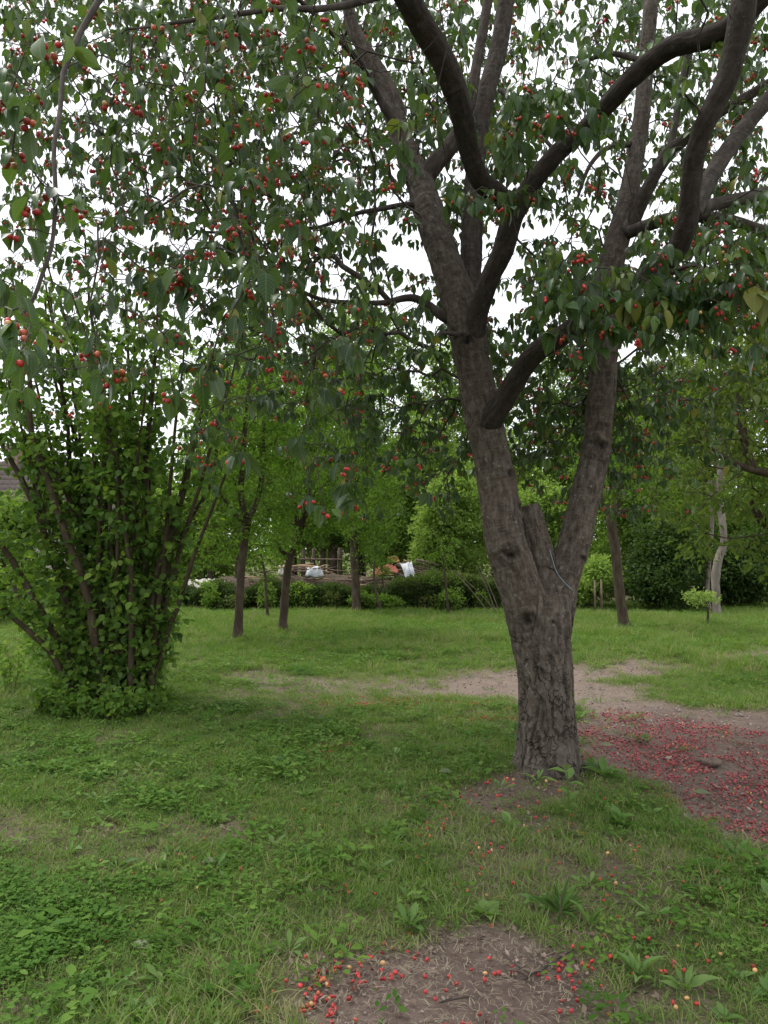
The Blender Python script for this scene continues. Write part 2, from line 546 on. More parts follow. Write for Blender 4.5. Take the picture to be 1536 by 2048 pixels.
def axis(segs):
    out = []
    for a, b, s in segs:
        out += list(np.arange(a, b - 1e-6, s))
    return np.array(out + [segs[-1][1]])
gx = axis([(-400, -60, 40), (-60, -20, 4), (-20, -8, 0.6), (-8, -4, 0.12), (-4, 5, 0.045), (5, 9, 0.12), (9, 20, 0.6), (20, 60, 4), (60, 400, 40)])
gy = axis([(-200, -10, 20), (-10, 1.4, 0.6), (1.4, 6.5, 0.04), (6.5, 13, 0.08), (13, 24, 0.25), (24, 60, 3), (60, 600, 40)])
GX, GY = np.meshgrid(gx, gy)
D_ = dirt(GX, GY)
GZ = gz(GX, GY) - 0.02 * D_ + D_ * (0.018 * fbm(GX * 7, GY * 7, 0, 31, 3) + 0.009 * fbm(GX * 30, GY * 30, 0, 35, 2))
ny, nx = GX.shape
idx = np.arange(nx * ny).reshape(ny, nx)
Fg = np.stack([idx[:-1, :-1], idx[:-1, 1:], idx[1:, 1:], idx[1:, :-1]], -1).reshape(-1, 4)
m, t, b = mat_new('ground')
dm = N(t, 'ShaderNodeAttribute', attribute_name='dirt')
co = N(t, 'ShaderNodeTexCoord')
n1 = N(t, 'ShaderNodeTexNoise', Scale=26.0, Detail=9.0, Roughness=0.7)
n2 = N(t, 'ShaderNodeTexNoise', Scale=1.3, Detail=5.0)
n3 = N(t, 'ShaderNodeTexVoronoi', Scale=55.0)
for n in (n1, n2, n3):
    t.links.new(co.outputs['Object'], n.inputs['Vector'])
soil = ramp(t, n1.outputs['Fac'], [(0.3, (0.060, 0.041, 0.032)), (0.5, (0.125, 0.090, 0.072)), (0.72, (0.22, 0.17, 0.138))])
soil = mixc(t, ramp(t, n2.outputs['Fac'], [(0.42, (0.55,) * 3), (0.62, (0, 0, 0))]), soil, (0.085, 0.060, 0.050))
soil = mixc(t, n2.outputs['Fac'], soil, mixc(t, 0.6, soil, (0.20, 0.150, 0.125)))
turf = ramp(t, n1.outputs['Fac'], [(0.3, (0.050, 0.058, 0.018)), (0.5, (0.095, 0.100, 0.034)), (0.72, (0.17, 0.145, 0.080))])
pa = N(t, 'ShaderNodeAttribute', attribute_name='pale')
soil = mixc(t, pa.outputs['Fac'], soil, mixc(t, 0.5, soil, (0.27, 0.205, 0.170)))
t.links.new(mixc(t, dm.outputs['Fac'], turf, soil), b.inputs['Base Color'])
b.inputs['Roughness'].default_value = 0.95
b.inputs['Specular IOR Level'].default_value = 0.15
bp = N(t, 'ShaderNodeBump', Strength=0.7, Distance=0.03)
t.links.new(n1.outputs['Fac'], bp.inputs['Height'])
t.links.new(bp.outputs[0], b.inputs['Normal'])
PALE = np.zeros(GX.shape)
for poly in (DIRT_PATH, DIRT_FAR, DIRT_WORN):
    PALE = np.maximum(PALE, sstep(-.5, .3, in_poly(GX, GY, poly)))
ground = link('ground', mesh_data('ground', np.stack([GX, GY, GZ], -1).reshape(-1, 3), [Fg], m, {'dirt': D_.ravel(), 'pale': PALE.ravel()}, True))
tag(ground, kind='structure')

# ------------------------------------------------------------------ scatter by geometry nodes (only for uncountable stuff)
def scatter(name, P, rot, scl, tint, sources, pick):
    me = mesh_data(name, P, [], None, {'tint': tint, 'pick': pick}, False, {'rot': rot, 'scl': scl})
    o = link(name, me)
    col = bpy.data.collections.new(name + '_sources')
    for k, (sme, smat) in enumerate(sources):
        so = bpy.data.objects.new('%s_source_%02d' % (name, k), sme)
        col.objects.link(so)
    g = bpy.data.node_groups.new(name + '_nodes', 'GeometryNodeTree')
    g.interface.new_socket('Geometry', in_out='INPUT', socket_type='NodeSocketGeometry')
    g.interface.new_socket('Geometry', in_out='OUTPUT', socket_type='NodeSocketGeometry')
    gi, go = g.nodes.new('NodeGroupInput'), g.nodes.new('NodeGroupOutput')
    ci = g.nodes.new('GeometryNodeCollectionInfo')
    ci.inputs['Collection'].default_value = col
    ci.inputs['Separate Children'].default_value = True
    ci.inputs['Reset Children'].default_value = True
    ip = g.nodes.new('GeometryNodeInstanceOnPoints')
    ip.inputs['Pick Instance'].default_value = True
    def na(nm, ty):
        n = g.nodes.new('GeometryNodeInputNamedAttribute')
        n.data_type = ty
        n.inputs['Name'].default_value = nm
        return [s for s in n.outputs if s.enabled and s.name == 'Attribute'][0]
    g.links.new(gi.outputs[0], ip.inputs['Points'])
    g.links.new(ci.outputs[0], ip.inputs['Instance'])
    g.links.new(na('pick', 'FLOAT'), ip.inputs['Instance Index'])
    g.links.new(na('rot', 'FLOAT_VECTOR'), ip.inputs['Rotation'])
    g.links.new(na('scl', 'FLOAT_VECTOR'), ip.inputs['Scale'])
    g.links.new(ip.outputs[0], go.inputs[0])
    md = o.modifiers.new('scatter', 'NODES')
    md.node_group = g
    return o

def blade_strip(L, w, lean, curve, yaw, root, k=3):
    s = np.linspace(0, 1, k + 1)
    out = root[:2][None] + np.outer(L * (lean * s + curve * s * s), (math.cos(yaw), math.sin(yaw)))
    z = L * s * np.sqrt(np.clip(1 - (0.55 * (lean + curve * s)) ** 2, 0.1, 1))
    side = np.array((-math.sin(yaw), math.cos(yaw)))
    ww = w * (1 - s ** 2.2 * 0.93)
    V = []
    for i in range(k + 1):
        V.append((*(out[i] - side * ww[i] / 2), z[i])); V.append((*(out[i] + side * ww[i] / 2), z[i]))
    Fq = [(2 * i, 2 * i + 1, 2 * i + 3, 2 * i + 2) for i in range(k)]
    return V, Fq

def tuft(nb, h0, h1, w, spread, seed, mat, lean=0.7):
    r = np.random.default_rng(seed)
    mb = MB()
    for _ in range(nb):
        a, q = r.uniform(0, 6.28), spread * math.sqrt(r.uniform())
        V, Fq = blade_strip(r.uniform(h0, h1), w * r.uniform(0.6, 1.3), r.uniform(0, lean), r.uniform(0, lean), r.uniform(0, 6.28), np.array((q * math.cos(a), q * math.sin(a))))
        mb.add(V, Fq, None, 1.2 if r.uniform() < .06 else np.clip(r.normal(.45, .16), 0, 1))
    return mb.mesh('grass_tuft', mat)

def leaf_patch(nl, size, spread, hh, seed, mat, ratio=0.8, trefoil=False):
    r = np.random.default_rng(seed)
    mb = MB()
    for _ in range(nl):
        a, q = r.uniform(0, 6.28), spread * math.sqrt(r.uniform())
        c = np.array((q * math.cos(a), q * math.sin(a), r.uniform(0.3, 1) * hh))
        y0 = r.uniform(0, 6.28)
        for j in range(3 if trefoil else 1):
            yaw = y0 + j * 2.1
            d = np.array((math.cos(yaw), math.sin(yaw), r.uniform(-0.25, 0.45)))
            s_ = np.array((-math.sin(yaw), math.cos(yaw), r.uniform(-0.3, 0.3)))
            L = size * r.uniform(0.6, 1.3)
            W = L * ratio / 2
            V = [c, c + d * L * .4 - s_ * W + (0, 0, L * .08), c + d * L * .4, c + d * L * .4 + s_ * W + (0, 0, L * .08), c + d * L * .8 - s_ * W * .7, c + d * L * .8 + s_ * W * .7, c + d * L]
            mb.add(V, [(2, 1, 4, 6), (2, 6, 5, 3)], [(0, 1, 2), (0, 2, 3)], np.clip(r.normal(.5, .2), 0, 1))
    return mb.mesh('leaf_patch', mat)

def region(n, y0, y1, pad=0.9):
    """random ground points in the view wedge (with a margin), denser close by"""
    u = rng.uniform(0, 1, n)
    Y = np.sqrt(y0 * y0 + u * (y1 * y1 - y0 * y0))
    X = rng.uniform(-1, 1, n) * (Y * 0.53 + pad)
    return X, Y

def put(X, Y, zoff=0.0, tilt=0.15):
    P = np.stack([X, Y, gz(X, Y) + zoff], -1)
    n = len(X)
    R = np.stack([rng.normal(0, tilt, n), rng.normal(0, tilt, n), rng.uniform(0, 6.283, n)], -1)
    return P, R

# grass
gs = [(tuft(26, 0.014, 0.036, 0.0038, 0.075, 1, M_grass, 1.2), 0), (tuft(26, 0.015, 0.042, 0.0038, 0.08, 2, M_grass, 1.3), 0), (tuft(30, 0.016, 0.048, 0.0036, 0.075, 3, M_grass, 1.1), 0),
      (tuft(22, 0.05, 0.13, 0.006, 0.06, 4, M_grass, 0.8), 0), (tuft(24, 0.05, 0.15, 0.007, 0.07, 5, M_grass, 0.9), 0)]
PX, PY, SC, TI, PK = [], [], [], [], []
for (n, y0, y1, k) in ((11000, 1.6, 5.0, 1.0), (19000, 5.0, 10.0, 1.15), (30000, 10.0, 23.0, 1.6)):
    X, Y = region(n, y0, y1)
    d = dirt(X, Y)
    lush = fbm(X * 0.8, Y * 0.8, 3.0, 41, 3)
    keep = rng.uniform(0, 1, n) > np.clip(d * 1.1, 0, 1) ** 0.9
    clear = np.hypot(X - TREE[0], Y - TREE[1]) > 0.24
    keep &= clear
    X, Y, d, lush = X[keep], Y[keep], d[keep], lush[keep]
    far = sstep(9.5, 13.5, Y)
    tall = (rng.uniform(0, 1, len(X)) < np.clip(0.07 + 0.5 * sstep(0.12, 0.5, lush) + 0.35 * far, 0, 0.85))
    s = k * rng.uniform(0.7, 1.3, len(X)) * (1 + 0.25 * lush)
    s *= np.where(tall, np.where(Y > 10, 0.66, 0.56), 1.0)
    PX.append(X); PY.append(Y); SC.append(s)
    TI.append(np.clip(0.49 + 0.20 * lush + rng.normal(0, 0.19, len(X)) + 0.22 * d + 0.08 * far, 0, 1))
    PK.append(np.where(tall, rng.integers(3, 5, len(X)), rng.integers(0, 3, len(X))))
X, Y, s, ti, pk = map(np.concatenate, (PX, PY, SC, TI, PK))
P, R = put(X, Y, -0.003)
grass = scatter('grass', P, R, np.stack([s, s, s], -1), ti, gs, pk)
tag(grass, 'short patchy green lawn grass under the trees', 'grass', kind='stuff')

# low broadleaf ground cover in the lawn (clover and small weeds)
cs = [(leaf_patch(22, 0.014, 0.07, 0.035, 1, M_clover, 0.9, True), 0), (leaf_patch(14, 0.026, 0.08, 0.03, 2, M_clover, 0.55), 0), (leaf_patch(9, 0.036, 0.07, 0.045, 3, M_clover, 0.5), 0)]
CLOVER = gp([(-300, 1800), (60, 1770), (170, 1800), (200, 1880), (130, 1960), (0, 2010), (-300, 2060)])
X1, Y1 = region(9000, 1.6, 8.0)
q = fbm(X1 * 1.4, Y1 * 1.4, 1.0, 51, 3)
k1 = (rng.uniform(0, 1, len(X1)) > dirt(X1, Y1) * 0.95 + 0.0) & (q + rng.normal(0, 0.4, len(X1)) > 0.16)
X2, Y2 = region(16000, 8.0, 22.0)
q2 = fbm(X2 * 0.7, Y2 * 0.7, 1.0, 55, 3)
k2 = (rng.uniform(0, 1, len(X2)) > dirt(X2, Y2)) & (q2 + rng.normal(0, 0.25, len(X2)) > 0.18)
X3, Y3 = region(9000, 1.6, 3.8)
k3 = (in_poly(X3, Y3, CLOVER) + rng.normal(0, 0.24, len(X3)) > 0) & (rng.uniform(0, 1, len(X3)) < .6)
X = np.concatenate([X1[k1], X2[k2], X3[k3]]); Y = np.concatenate([Y1[k1], Y2[k2], Y3[k3]])
n = len(X)
pk = rng.integers(0, 3, n)
pk[-int(k3.sum()):] = np.where(rng.uniform(size=int(k3.sum())) < 0.8, 0, 1)
s = rng.uniform(0.7, 1.35, n) * np.where(Y > 9, 1.6, 1.0 + .5 * (rng.uniform(size=n) < .12))
s[-int(k3.sum()):] *= .72
P, R = put(X, Y, 0.0, 0.12)
P[-int(k3.sum()):, 2] += 0.02
ti = np.clip(rng.normal(0.58, 0.22, n) + .22 * sstep(9, 13, Y), 0, 1)
ti[-int(k3.sum()):] = np.clip(rng.normal(0.38, 0.16, int(k3.sum())), 0, 1)
tag(scatter('clover', P, R, np.stack([s, s, s], -1), ti, cs, pk), 'low clover and small broad leaves mixed through the lawn', 'ground cover', kind='stuff')

# ------------------------------------------------------------------ leaves
def leaf_template(kind, bend=0.25, fold=0.16, seed=0, twist=0.0):
    """unit leaf along +Y, width along X (scaled), normal +Z"""
    if kind == 'simple':
        V = np.array([(0, 0, 0), (-.52, .48, .12), (.52, .44, .12), (0, 1, -.06)], float)
        return V, np.zeros((0, 4), int), np.array([(0, 3, 1), (0, 2, 3)])
    prof = {'cherry': [(.12, .20), (.34, .46), (.56, .50), (.78, .34)], 'round': [(.10, .30), (.36, .50), (.62, .47), (.84, .27)],
            'lance': [(.15, .26), (.38, .50), (.60, .44), (.82, .22)], 'toothed': [(.18, .12), (.42, .30), (.64, .48), (.85, .36)]}[kind]
    r = np.random.default_rng(seed)
    V = [(0, 0, 0)]
    for y, h in prof:
        z = -bend * y * y
        wv = r.normal(0, 0.02, 2)
        V += [(-h, y - .02, z + fold * h + wv[0]), (0, y, z), (h, y - .02, z + fold * h + wv[1])]
    V.append((r.normal(0, .03), 1, -bend * 1.1))
    V = np.array(V, float)
    V[:, 2] += twist * V[:, 0] * V[:, 1]
    Fq, Ft = [], [(0, 2, 1), (0, 3, 2)]
    for i in range(3):
        a = 1 + 3 * i
        Fq += [(a, a + 1, a + 4, a + 3), (a + 1, a + 2, a + 5, a + 4)]
    Ft += [(10, 11, 13), (11, 12, 13)]
    return V, np.array(Fq), np.array(Ft)

def unit(v):
    return v / (np.linalg.norm(v, axis=-1, keepdims=True) + 1e-9)

class Leaves:
    def __init__(s):
        s.p, s.d, s.n, s.L, s.W, s.t = [], [], [], [], [], []
    def add(s, p, d, n, L, W, t):
        for a, b in zip((s.p, s.d, s.n, s.L, s.W, s.t), (p, d, n, L, W, t)):
            a.append(np.asarray(b, float))
    def done(s):
        s.p, s.d, s.n = (np.concatenate(a) for a in (s.p, s.d, s.n))
        s.L, s.W, s.t = (np.concatenate(a) for a in (s.L, s.W, s.t))
        s.d = unit(s.d)
        s.n = unit(s.n - s.d * np.sum(s.n * s.d, 1, keepdims=True))
        s.x = np.cross(s.d, s.n)
        return s
    def mesh(s, sel, name, mat, kinds, origin):
        Vs, F4, F3, T, U, base = [], [], [], [], [], 0
        ids = np.nonzero(sel)[0]
        parts = np.array_split(rng.permutation(ids), len(kinds))
        for (tv, tq, tt), ii in zip(kinds, parts):
            if not len(ii): continue
            R = np.stack([s.x[ii] * s.W[ii][:, None], s.d[ii] * s.L[ii][:, None], s.n[ii] * s.L[ii][:, None]], 1)
            V = np.einsum('vk,nkj->nvj', tv, R) + s.p[ii][:, None]
            off = base + np.arange(len(ii)) * len(tv)
            if len(tq): F4.append((tq[None] + off[:, None, None]).reshape(-1, 4))
            F3.append((tt[None] + off[:, None, None]).reshape(-1, 3))
            Vs.append(V.reshape(-1, 3)); T.append(np.repeat(s.t[ii], len(tv))); U.append(np.tile(tv * (1, 1, 0), (len(ii), 1)))
            base += len(ii) * len(tv)
        fs = ([np.vstack(F4)] if F4 else []) + [np.vstack(F3)]
        return mesh_data(name, np.vstack(Vs) - np.asarray(origin, float), fs, mat, {'tint': np.concatenate(T)}, True, {'luv': np.vstack(U)} if mat.name.split('.')[0] in ('cherry_leaf', 'hazel_leaf', 'weed_leaf', 'olive_leaf') else None)

CHERRY_T = [leaf_template('cherry', .10, .20, 1), leaf_template('cherry', .28, .26, 2), leaf_template('cherry', .42, .14, 3), leaf_template('cherry', .2, .34, 4), leaf_template('cherry', .30, .18, 21, .6), leaf_template('cherry', .16, .22, 22, -.6), leaf_template('cherry', .6, .3, 23, .2)]
ROUND_T = [leaf_template('round', .15, .18, 5), leaf_template('round', .3, .24, 6)]
LANCE_T = [leaf_template('lance', .2, .2, 7), leaf_template('lance', .35, .15, 8)]
SIMPLE_T = [leaf_template('simple')]

def split_leaves(lv, parent, base, mat, templ, n_single=300, tint_bins=5, crown_name='crown'):
    """the n_single leaves that show largest become objects of their own under the crown, the rest one mesh"""
    px, py, fw = proj(lv.p)
    vis = (px > 0) & (px < 1536) & (py > 0) & (py < 1700)
    score = np.where(vis, np.abs(np.sum(lv.n * unit(lv.p - np.array((0, 0, CAM_H))), 1)) * lv.L * lv.W / fw ** 2, -1)
    top = np.argsort(-score)[:n_single]
    rest = np.ones(len(lv.p), bool)
    rest[top] = False
    crown = link(crown_name, lv.mesh(rest, crown_name, mat, templ, base), parent)
    crown['kind'] = 'stuff'
    var = {}
    for i in top:
        k = (int(i) % len(templ), int(np.clip(lv.t[i] * tint_bins, 0, tint_bins - 1)))
        if k not in var:
            tv, tq, tt = templ[k[0]]
            var[k] = mesh_data('leaf', tv, [tq, tt] if len(tq) else [tt], mat, {'tint': np.full(len(tv), (k[1] + .5) / tint_bins)}, True, {'luv': tv * (1, 1, 0)})
        o = bpy.data.objects.new('leaf', var[k])
        C.objects.link(o)
        o.parent = crown
        Mx = Matrix.Identity(4)
        for r_ in range(3):
            Mx[r_][0] = lv.x[i][r_] * lv.W[i]; Mx[r_][1] = lv.d[i][r_] * lv.L[i]; Mx[r_][2] = lv.n[i][r_] * lv.L[i]
            Mx[r_][3] = lv.p[i][r_] - base[r_]
        o.matrix_local = Mx
    return crown

# ------------------------------------------------------------------ branching
class Skel:
    """nodes of a tree; targets are joined to the cheapest node already there"""
    def __init__(s, cap=60000):
        s.P = np.zeros((cap, 3)); s.cost = np.zeros(cap); s.par = np.full(cap, -1); s.n = 0; s.fix = np.zeros(cap, bool)
        s.chains = []
    def path(s, P, parent=-1, cost0=0.0, fixed=True):
        ids = []
        for k, p in enumerate(P):
            i = s.n
            s.P[i] = p; s.par[i] = parent; s.fix[i] = fixed
            s.cost[i] = cost0 if parent < 0 else s.cost[parent] + np.linalg.norm(p - s.P[parent])
            parent = i; ids.append(i); s.n += 1
        return ids
    def nearest(s, p):
        return int(np.argmin(np.linalg.norm(s.P[:s.n] - p, axis=1)))
    def grow(s, targets, seg=0.16, wc=0.35, sag=0.12, wob=0.05, maxlen=9.0):
        targets = np.asarray(targets, float)
        d0 = np.array([np.min(np.linalg.norm(s.P[:s.n] - t, axis=1)) for t in targets])
        tips = np.full(len(targets), -1)
        for q in np.argsort(d0):
            t = targets[q]
            dv = t - s.P[:s.n]
            dist = np.linalg.norm(dv, axis=1)
            i = int(np.argmin(dist + wc * s.cost[:s.n] + np.where(dist < 0.03, 5, 0)))
            L = dist[i]
            k = max(2, int(L / seg) + 1)
            a = s.P[i]
            g = s.P[i] - s.P[s.par[i]] if s.par[i] >= 0 else np.array((0, 0, .1))
            g = g / (np.linalg.norm(g) + 1e-9)
            c1 = a + (0.6 * g + 0.4 * (t - a) / (L + 1e-9)) * L * 0.35
            c2 = t + np.array((0, 0, sag * min(L, 1.2) * 1.5)) - (t - a) * 0.28
            u = np.linspace(0, 1, k + 1)[1:, None]
            B = (1 - u) ** 3 * a + 3 * (1 - u) ** 2 * u * c1 + 3 * (1 - u) * u * u * c2 + u ** 3 * t
            B[:-1] += rng.normal(0, wob * min(L, .5) * 0.4, (k - 1, 3))
            ids = s.path(B, i, fixed=False)
            s.chains.append([i] + ids)
            tips[q] = ids[-1]
        return tips
    def radii(s, r_tip, expo=0.5):
        w = np.zeros(s.n)
        kids = np.zeros(s.n, int)
        for i in range(s.n):
            if s.par[i] >= 0: kids[s.par[i]] += 1
        w[kids == 0] = 1
        for i in range(s.n - 1, -1, -1):
            if s.par[i] >= 0: w[s.par[i]] += w[i]
        return r_tip * np.maximum(w, 1) ** expo

def build_branches(sk, parent, base, mat, r_tip, expo, thick, rmax, name='branch', rest='twigs', k_rest=4, smooth_cap=0.8):
    """thick chains become branch objects of their own, the thin ones one mesh of twigs"""
    r = np.minimum(sk.radii(r_tip, expo), rmax)
    tw = MB()
    for ch in sk.chains:
        P = sk.P[ch]
        R = r[ch].copy()
        R[0] = min(R[0], R[1] * 1.25)
        if R[1] >= thick:
            px, py, fw = proj(P)
            mb = MB().tube(P, R, 7)
            link(name, mb.mesh(name, mat, base), parent)
        else:
            tw.tube(P, R, k_rest, cap=False)
    if tw.n:
        o = link(rest, tw.mesh(rest, mat, base), parent)
        o['kind'] = 'stuff'

# ------------------------------------------------------------------ the cherry tree
TB = np.array((TREE[0], TREE[1], float(gz(TREE[0], TREE[1]))))
cherry_tree = thing('cherry_tree', TB, 'large forked cherry tree with thick dark rough trunk and clusters of red cherries', 'tree')
D0 = TREE[1]
# (pixel x, pixel y, distance, width in pixels)
LIMBS = {
 'trunk': [(1098, 1585, D0, 150), (1097, 1545, D0, 124), (1095, 1480, D0, 114), (1092, 1400, D0, 109), (1089, 1340, D0 + .01, 112), (1082, 1285, D0 + .02, 121), (1080, 1235, D0 + .03, 126), (1078, 1190, D0 + .04, 116)],
 'A': [(1066, 1260, D0 - .01, 96), (1046, 1190, D0 - .04, 86), (1024, 1125, D0 - .05, 84), (1007, 1070, D0 - .04, 80), (997, 985, D0, 77), (978, 890, D0 + .03, 76), (965, 835, D0 + .05, 78), (949, 746, D0 + .06, 71), (934, 660, D0 + .07, 80), (921, 610, D0 + .1, 74), (900, 550, D0 + .16, 66), (880, 490, D0 + .24, 66), (862, 440, D0 + .32, 66), (848, 390, D0 + .42, 60), (826, 335, D0 + .5, 50), (797, 260, D0 + .6, 45), (779, 190, D0 + .7, 40), (740, 118, D0 + .75, 34), (706, 55, D0 + .75, 28), (688, -20, D0 + .7, 25), (640, -140, D0 + .6, 22), (560, -300, D0 + .3, 18)],
 'A2': [(838, 372, D0 + .45, 42), (868, 330, D0 + .5, 40), (905, 285, D0 + .55, 34), (936, 220, D0 + .6, 26), (955, 120, D0 + .7, 22), (978, -10, D0 + .8, 20), (1000, -150, D0 + .9, 16)],
 'E': [(928, 640, D0 + .16, 50), (940, 560, D0 + .3, 46), (944, 460, D0 + .45, 44), (950, 340, D0 + .6, 40), (966, 210, D0 + .75, 40), (994, 110, D0 + .85, 38), (1012, 0, D0 + .9, 36), (1030, -160, D0 + 1., 30), (1040, -330, D0 + 1.1, 20)],
 'B': [(944, 680, D0 + .02, 50), (957, 620, D0 - .06, 44), (978, 560, D0 - .14, 42), (1006, 500, D0 - .22, 44), (1024, 440, D0 - .3, 42), (1055, 382, D0 - .38, 40), (1112, 310, D0 - .5, 38), (1165, 262, D0 - .62, 37), (1212, 213, D0 - .75, 38), (1268, 152, D0 - .9, 40), (1340, 96, D0 - 1.05, 44), (1418, 74, D0 - 1.2, 46), (1480, 38, D0 - 1.3, 44), (1540, -20, D0 - 1.4, 42), (1640, -130, D0 - 1.5, 36), (1760, -260, D0 - 1.6, 28)],
 'C': [(1026, 430, D0 - .3, 40), (1000, 392, D0 - .4, 40), (962, 362, D0 - .5, 42), (938, 300, D0 - .62, 43), (922, 220, D0 - .78, 48), (890, 130, D0 - .95, 54), (845, 52, D0 - 1.1, 52), (806, -20, D0 - 1.25, 52), (730, -130, D0 - 1.5, 48), (600, -260, D0 - 1.8, 44), (420, -380, D0 - 2.1, 38), (200, -480, D0 - 2.4, 30)],
 'D': [(1098, 1270, D0 + .08, 84), (1112, 1205, D0 + .12, 78), (1128, 1150, D0 + .16, 68), (1150, 1080, D0 + .22, 64), (1172, 985, D0 + .3, 60), (1193, 895, D0 + .38, 58), (1201, 800, D0 + .45, 57), (1207, 720, D0 + .5, 56), (1210, 640, D0 + .56, 55), (1217, 550, D0 + .62, 53), (1232, 490, D0 + .68, 49), (1250, 420, D0 + .75, 44), (1266, 340, D0 + .85, 38), (1282, 240, D0 + .95, 34), (1292, 130, D0 + 1.05, 32), (1302, 0, D0 + 1.1, 30), (1315, -160, D0 + 1.2, 24), (1330, -330, D0 + 1.3, 16)],
 'D2': [(1250, 465, D0 + .7, 34), (1272, 430, D0 + .66, 30), (1298, 372, D0 + .6, 28), (1333, 312, D0 + .55, 27), (1378, 272, D0 + .45, 25), (1440, 225, D0 + .35, 22), (1540, 165, D0 + .2, 18), (1660, 80, D0 + .1, 14)],
 'H': [(975, 850, D0 - .02, 50), (1002, 810, D0 - .12, 46), (1034, 755, D0 - .22, 43), (1072, 705, D0 - .34, 43), (1138, 662, D0 - .5, 43), (1220, 602, D0 - .72, 42), (1300, 548, D0 - .92, 42), (1350, 503, D0 - 1.05, 42), (1374, 445, D0 - 1.15, 44), (1381, 385, D0 - 1.22, 42), (1389, 315, D0 - 1.3, 42), (1411, 245, D0 - 1.38, 44), (1453, 160, D0 - 1.45, 46), (1474, 80, D0 - 1.5, 50), (1490, -10, D0 - 1.55, 52), (1500, -130, D0 - 1.6, 46), (1480, -300, D0 - 1.7, 36)],
 'G': [(1388, 430, D0 - 1.14, 34), (1402, 392, D0 - 1.02, 34), (1432, 335, D0 - .85, 35), (1476, 272, D0 - .7, 34), (1540, 195, D0 - .6, 32), (1640, 90, D0 - .5, 26)],
 'S': [(1096, 1210, D0 + .14, 70), (1080, 1130, D0 + .16, 64), (1066, 1070, D0 + .16, 60), (1050, 1012, D0 + .17, 56)],
}
BR = [  # thinner branches that the photograph shows one by one
 ('A', [(840, 405, D0 + .35, 14), (770, 415, D0 + .3, 11), (700, 432, D0 + .2, 9), (630, 455, D0 + .1, 7), (560, 440, D0, 5)]),
 ('A', [(898, 640, D0 + .08, 22), (832, 597, D0 + .1, 17), (770, 604, D0, 12), (715, 607, D0 - .1, 11), (630, 596, D0 - .2, 9), (560, 560, D0 - .3, 7), (490, 520, D0 - .45, 5)]),
 ('D', [(1236, 474, D0 + .76, 28), (1300, 450, D0 + .4, 27), (1368, 434, D0 + .2, 25), (1432, 436, D0 + .1, 24), (1540, 463, D0, 22), (1640, 480, D0 - .1, 16)]),
 ('G', [(1395, 418, D0 - 1.05, 28), (1450, 405, D0 - .95, 27), (1540, 384, D0 - .85, 25), (1640, 350, D0 - .8, 18)]),
 ('D', [(1272, 288, D0 + .9, 13), (1220, 295, D0 + .8, 11), (1184, 326, D0 + .7, 9), (1160, 380, D0 + .65, 7), (1142, 440, D0 + .6, 5)]),
 ('E', [(1000, 180, D0 + .7, 10), (1050, 235, D0 + .4, 9), (1098, 290, D0 + .2, 8), (1140, 330, D0 + .1, 5)]),
 ('D2', [(1342, 300, D0 + .54, 17), (1352, 240, D0 + .58, 15), (1366, 150, D0 + .62, 14), (1395, 40, D0 + .66, 12), (1420, -60, D0 + .7, 9)]),
 ('B', [(1300, 125, D0 - .95, 14), (1230, 108, D0 - .8, 11), (1180, 118, D0 - .7, 9), (1145, 155, D0 - .65, 6)]),
 ('A', [(800, 262, D0 + .6, 20), (755, 190, D0 + .5, 17), (722, 130, D0 + .3, 14), (660, 60, D0, 12), (590, -10, D0 - .3, 9), (500, -60, D0 - .6, 7)]),
 ('C', [(800, -28, D0 - 1.28, 20), (700, 10, D0 - 1.5, 15), (560, 20, D0 - 1.7, 12), (400, 40, D0 - 1.9, 9), (250, 60, D0 - 2.1, 7)]),
 ('C', [(600, -262, D0 - 1.8, 26), (440, -180, D0 - 2.0, 20), (280, -90, D0 - 2.3, 16), (160, 60, D0 - 2.6, 12), (115, 250, D0 - 2.9, 10), (112, 440, D0 - 3.1, 9), (70, 590, D0 - 3.2, 8), (0, 668, D0 - 3.3, 7)]),
]
sk = Skel()
samples = []       # (limb id, point, radius, frame n, frame b, arc length)
limb_names = list(LIMBS)
tub = MB()
limb_nodes = {}
ROOT = {'trunk': None, 'A': 'trunk', 'D': 'trunk', 'S': 'trunk', 'A2': 'A', 'E': 'A', 'B': 'A', 'C': 'B', 'H': 'A', 'D2': 'D', 'G': 'H'}
for li, nm in enumerate(limb_names):
    spec = np.array([(*at(px, py, Y), w / 2 * Y / F * (1.0 / CP)) for px, py, Y, w in LIMBS[nm]])
    S = spline(spec, 8)
    T, Nn, Bn = frames(S[:, :3])
    arc = np.concatenate([[0], np.cumsum(np.linalg.norm(np.diff(S[:, :3], axis=0), axis=1))])
    for k in range(len(S)):
        samples.append((li, *S[k], *Nn[k], *Bn[k], arc[k], *T[k]))
    tub.tube(S[:, :3], S[:, 3], 20)
    parent = -1 if ROOT[nm] is None else sk.nearest(S[0, :3])
    limb_nodes[nm] = sk.path(S[::3, :3], parent)
samples = np.array(samples)
me = tub.mesh('limbs', M_bark)
tmp = bpy.data.objects.new('limbs_tmp', me)
C.objects.link(tmp)
md = tmp.modifiers.new('remesh', 'REMESH')
md.mode = 'VOXEL'
md.voxel_size = 0.0085
md.adaptivity = 0.0
bpy.context.view_layer.update()
dg = bpy.context.evaluated_depsgraph_get()
ev = bpy.data.meshes.new_from_object(tmp.evaluated_get(dg))
nv, nf = len(ev.vertices), len(ev.polygons)
V = np.empty(nv * 3, np.float32); ev.vertices.foreach_get('co', V); V = V.reshape(-1, 3).astype(float)
LI = np.empty(len(ev.loops), np.int32); ev.loops.foreach_get('vertex_index', LI)
LT = np.empty(nf, np.int32); ev.polygons.foreach_get('loop_total', LT)
assert LT.min() == 4 and LT.max() == 4
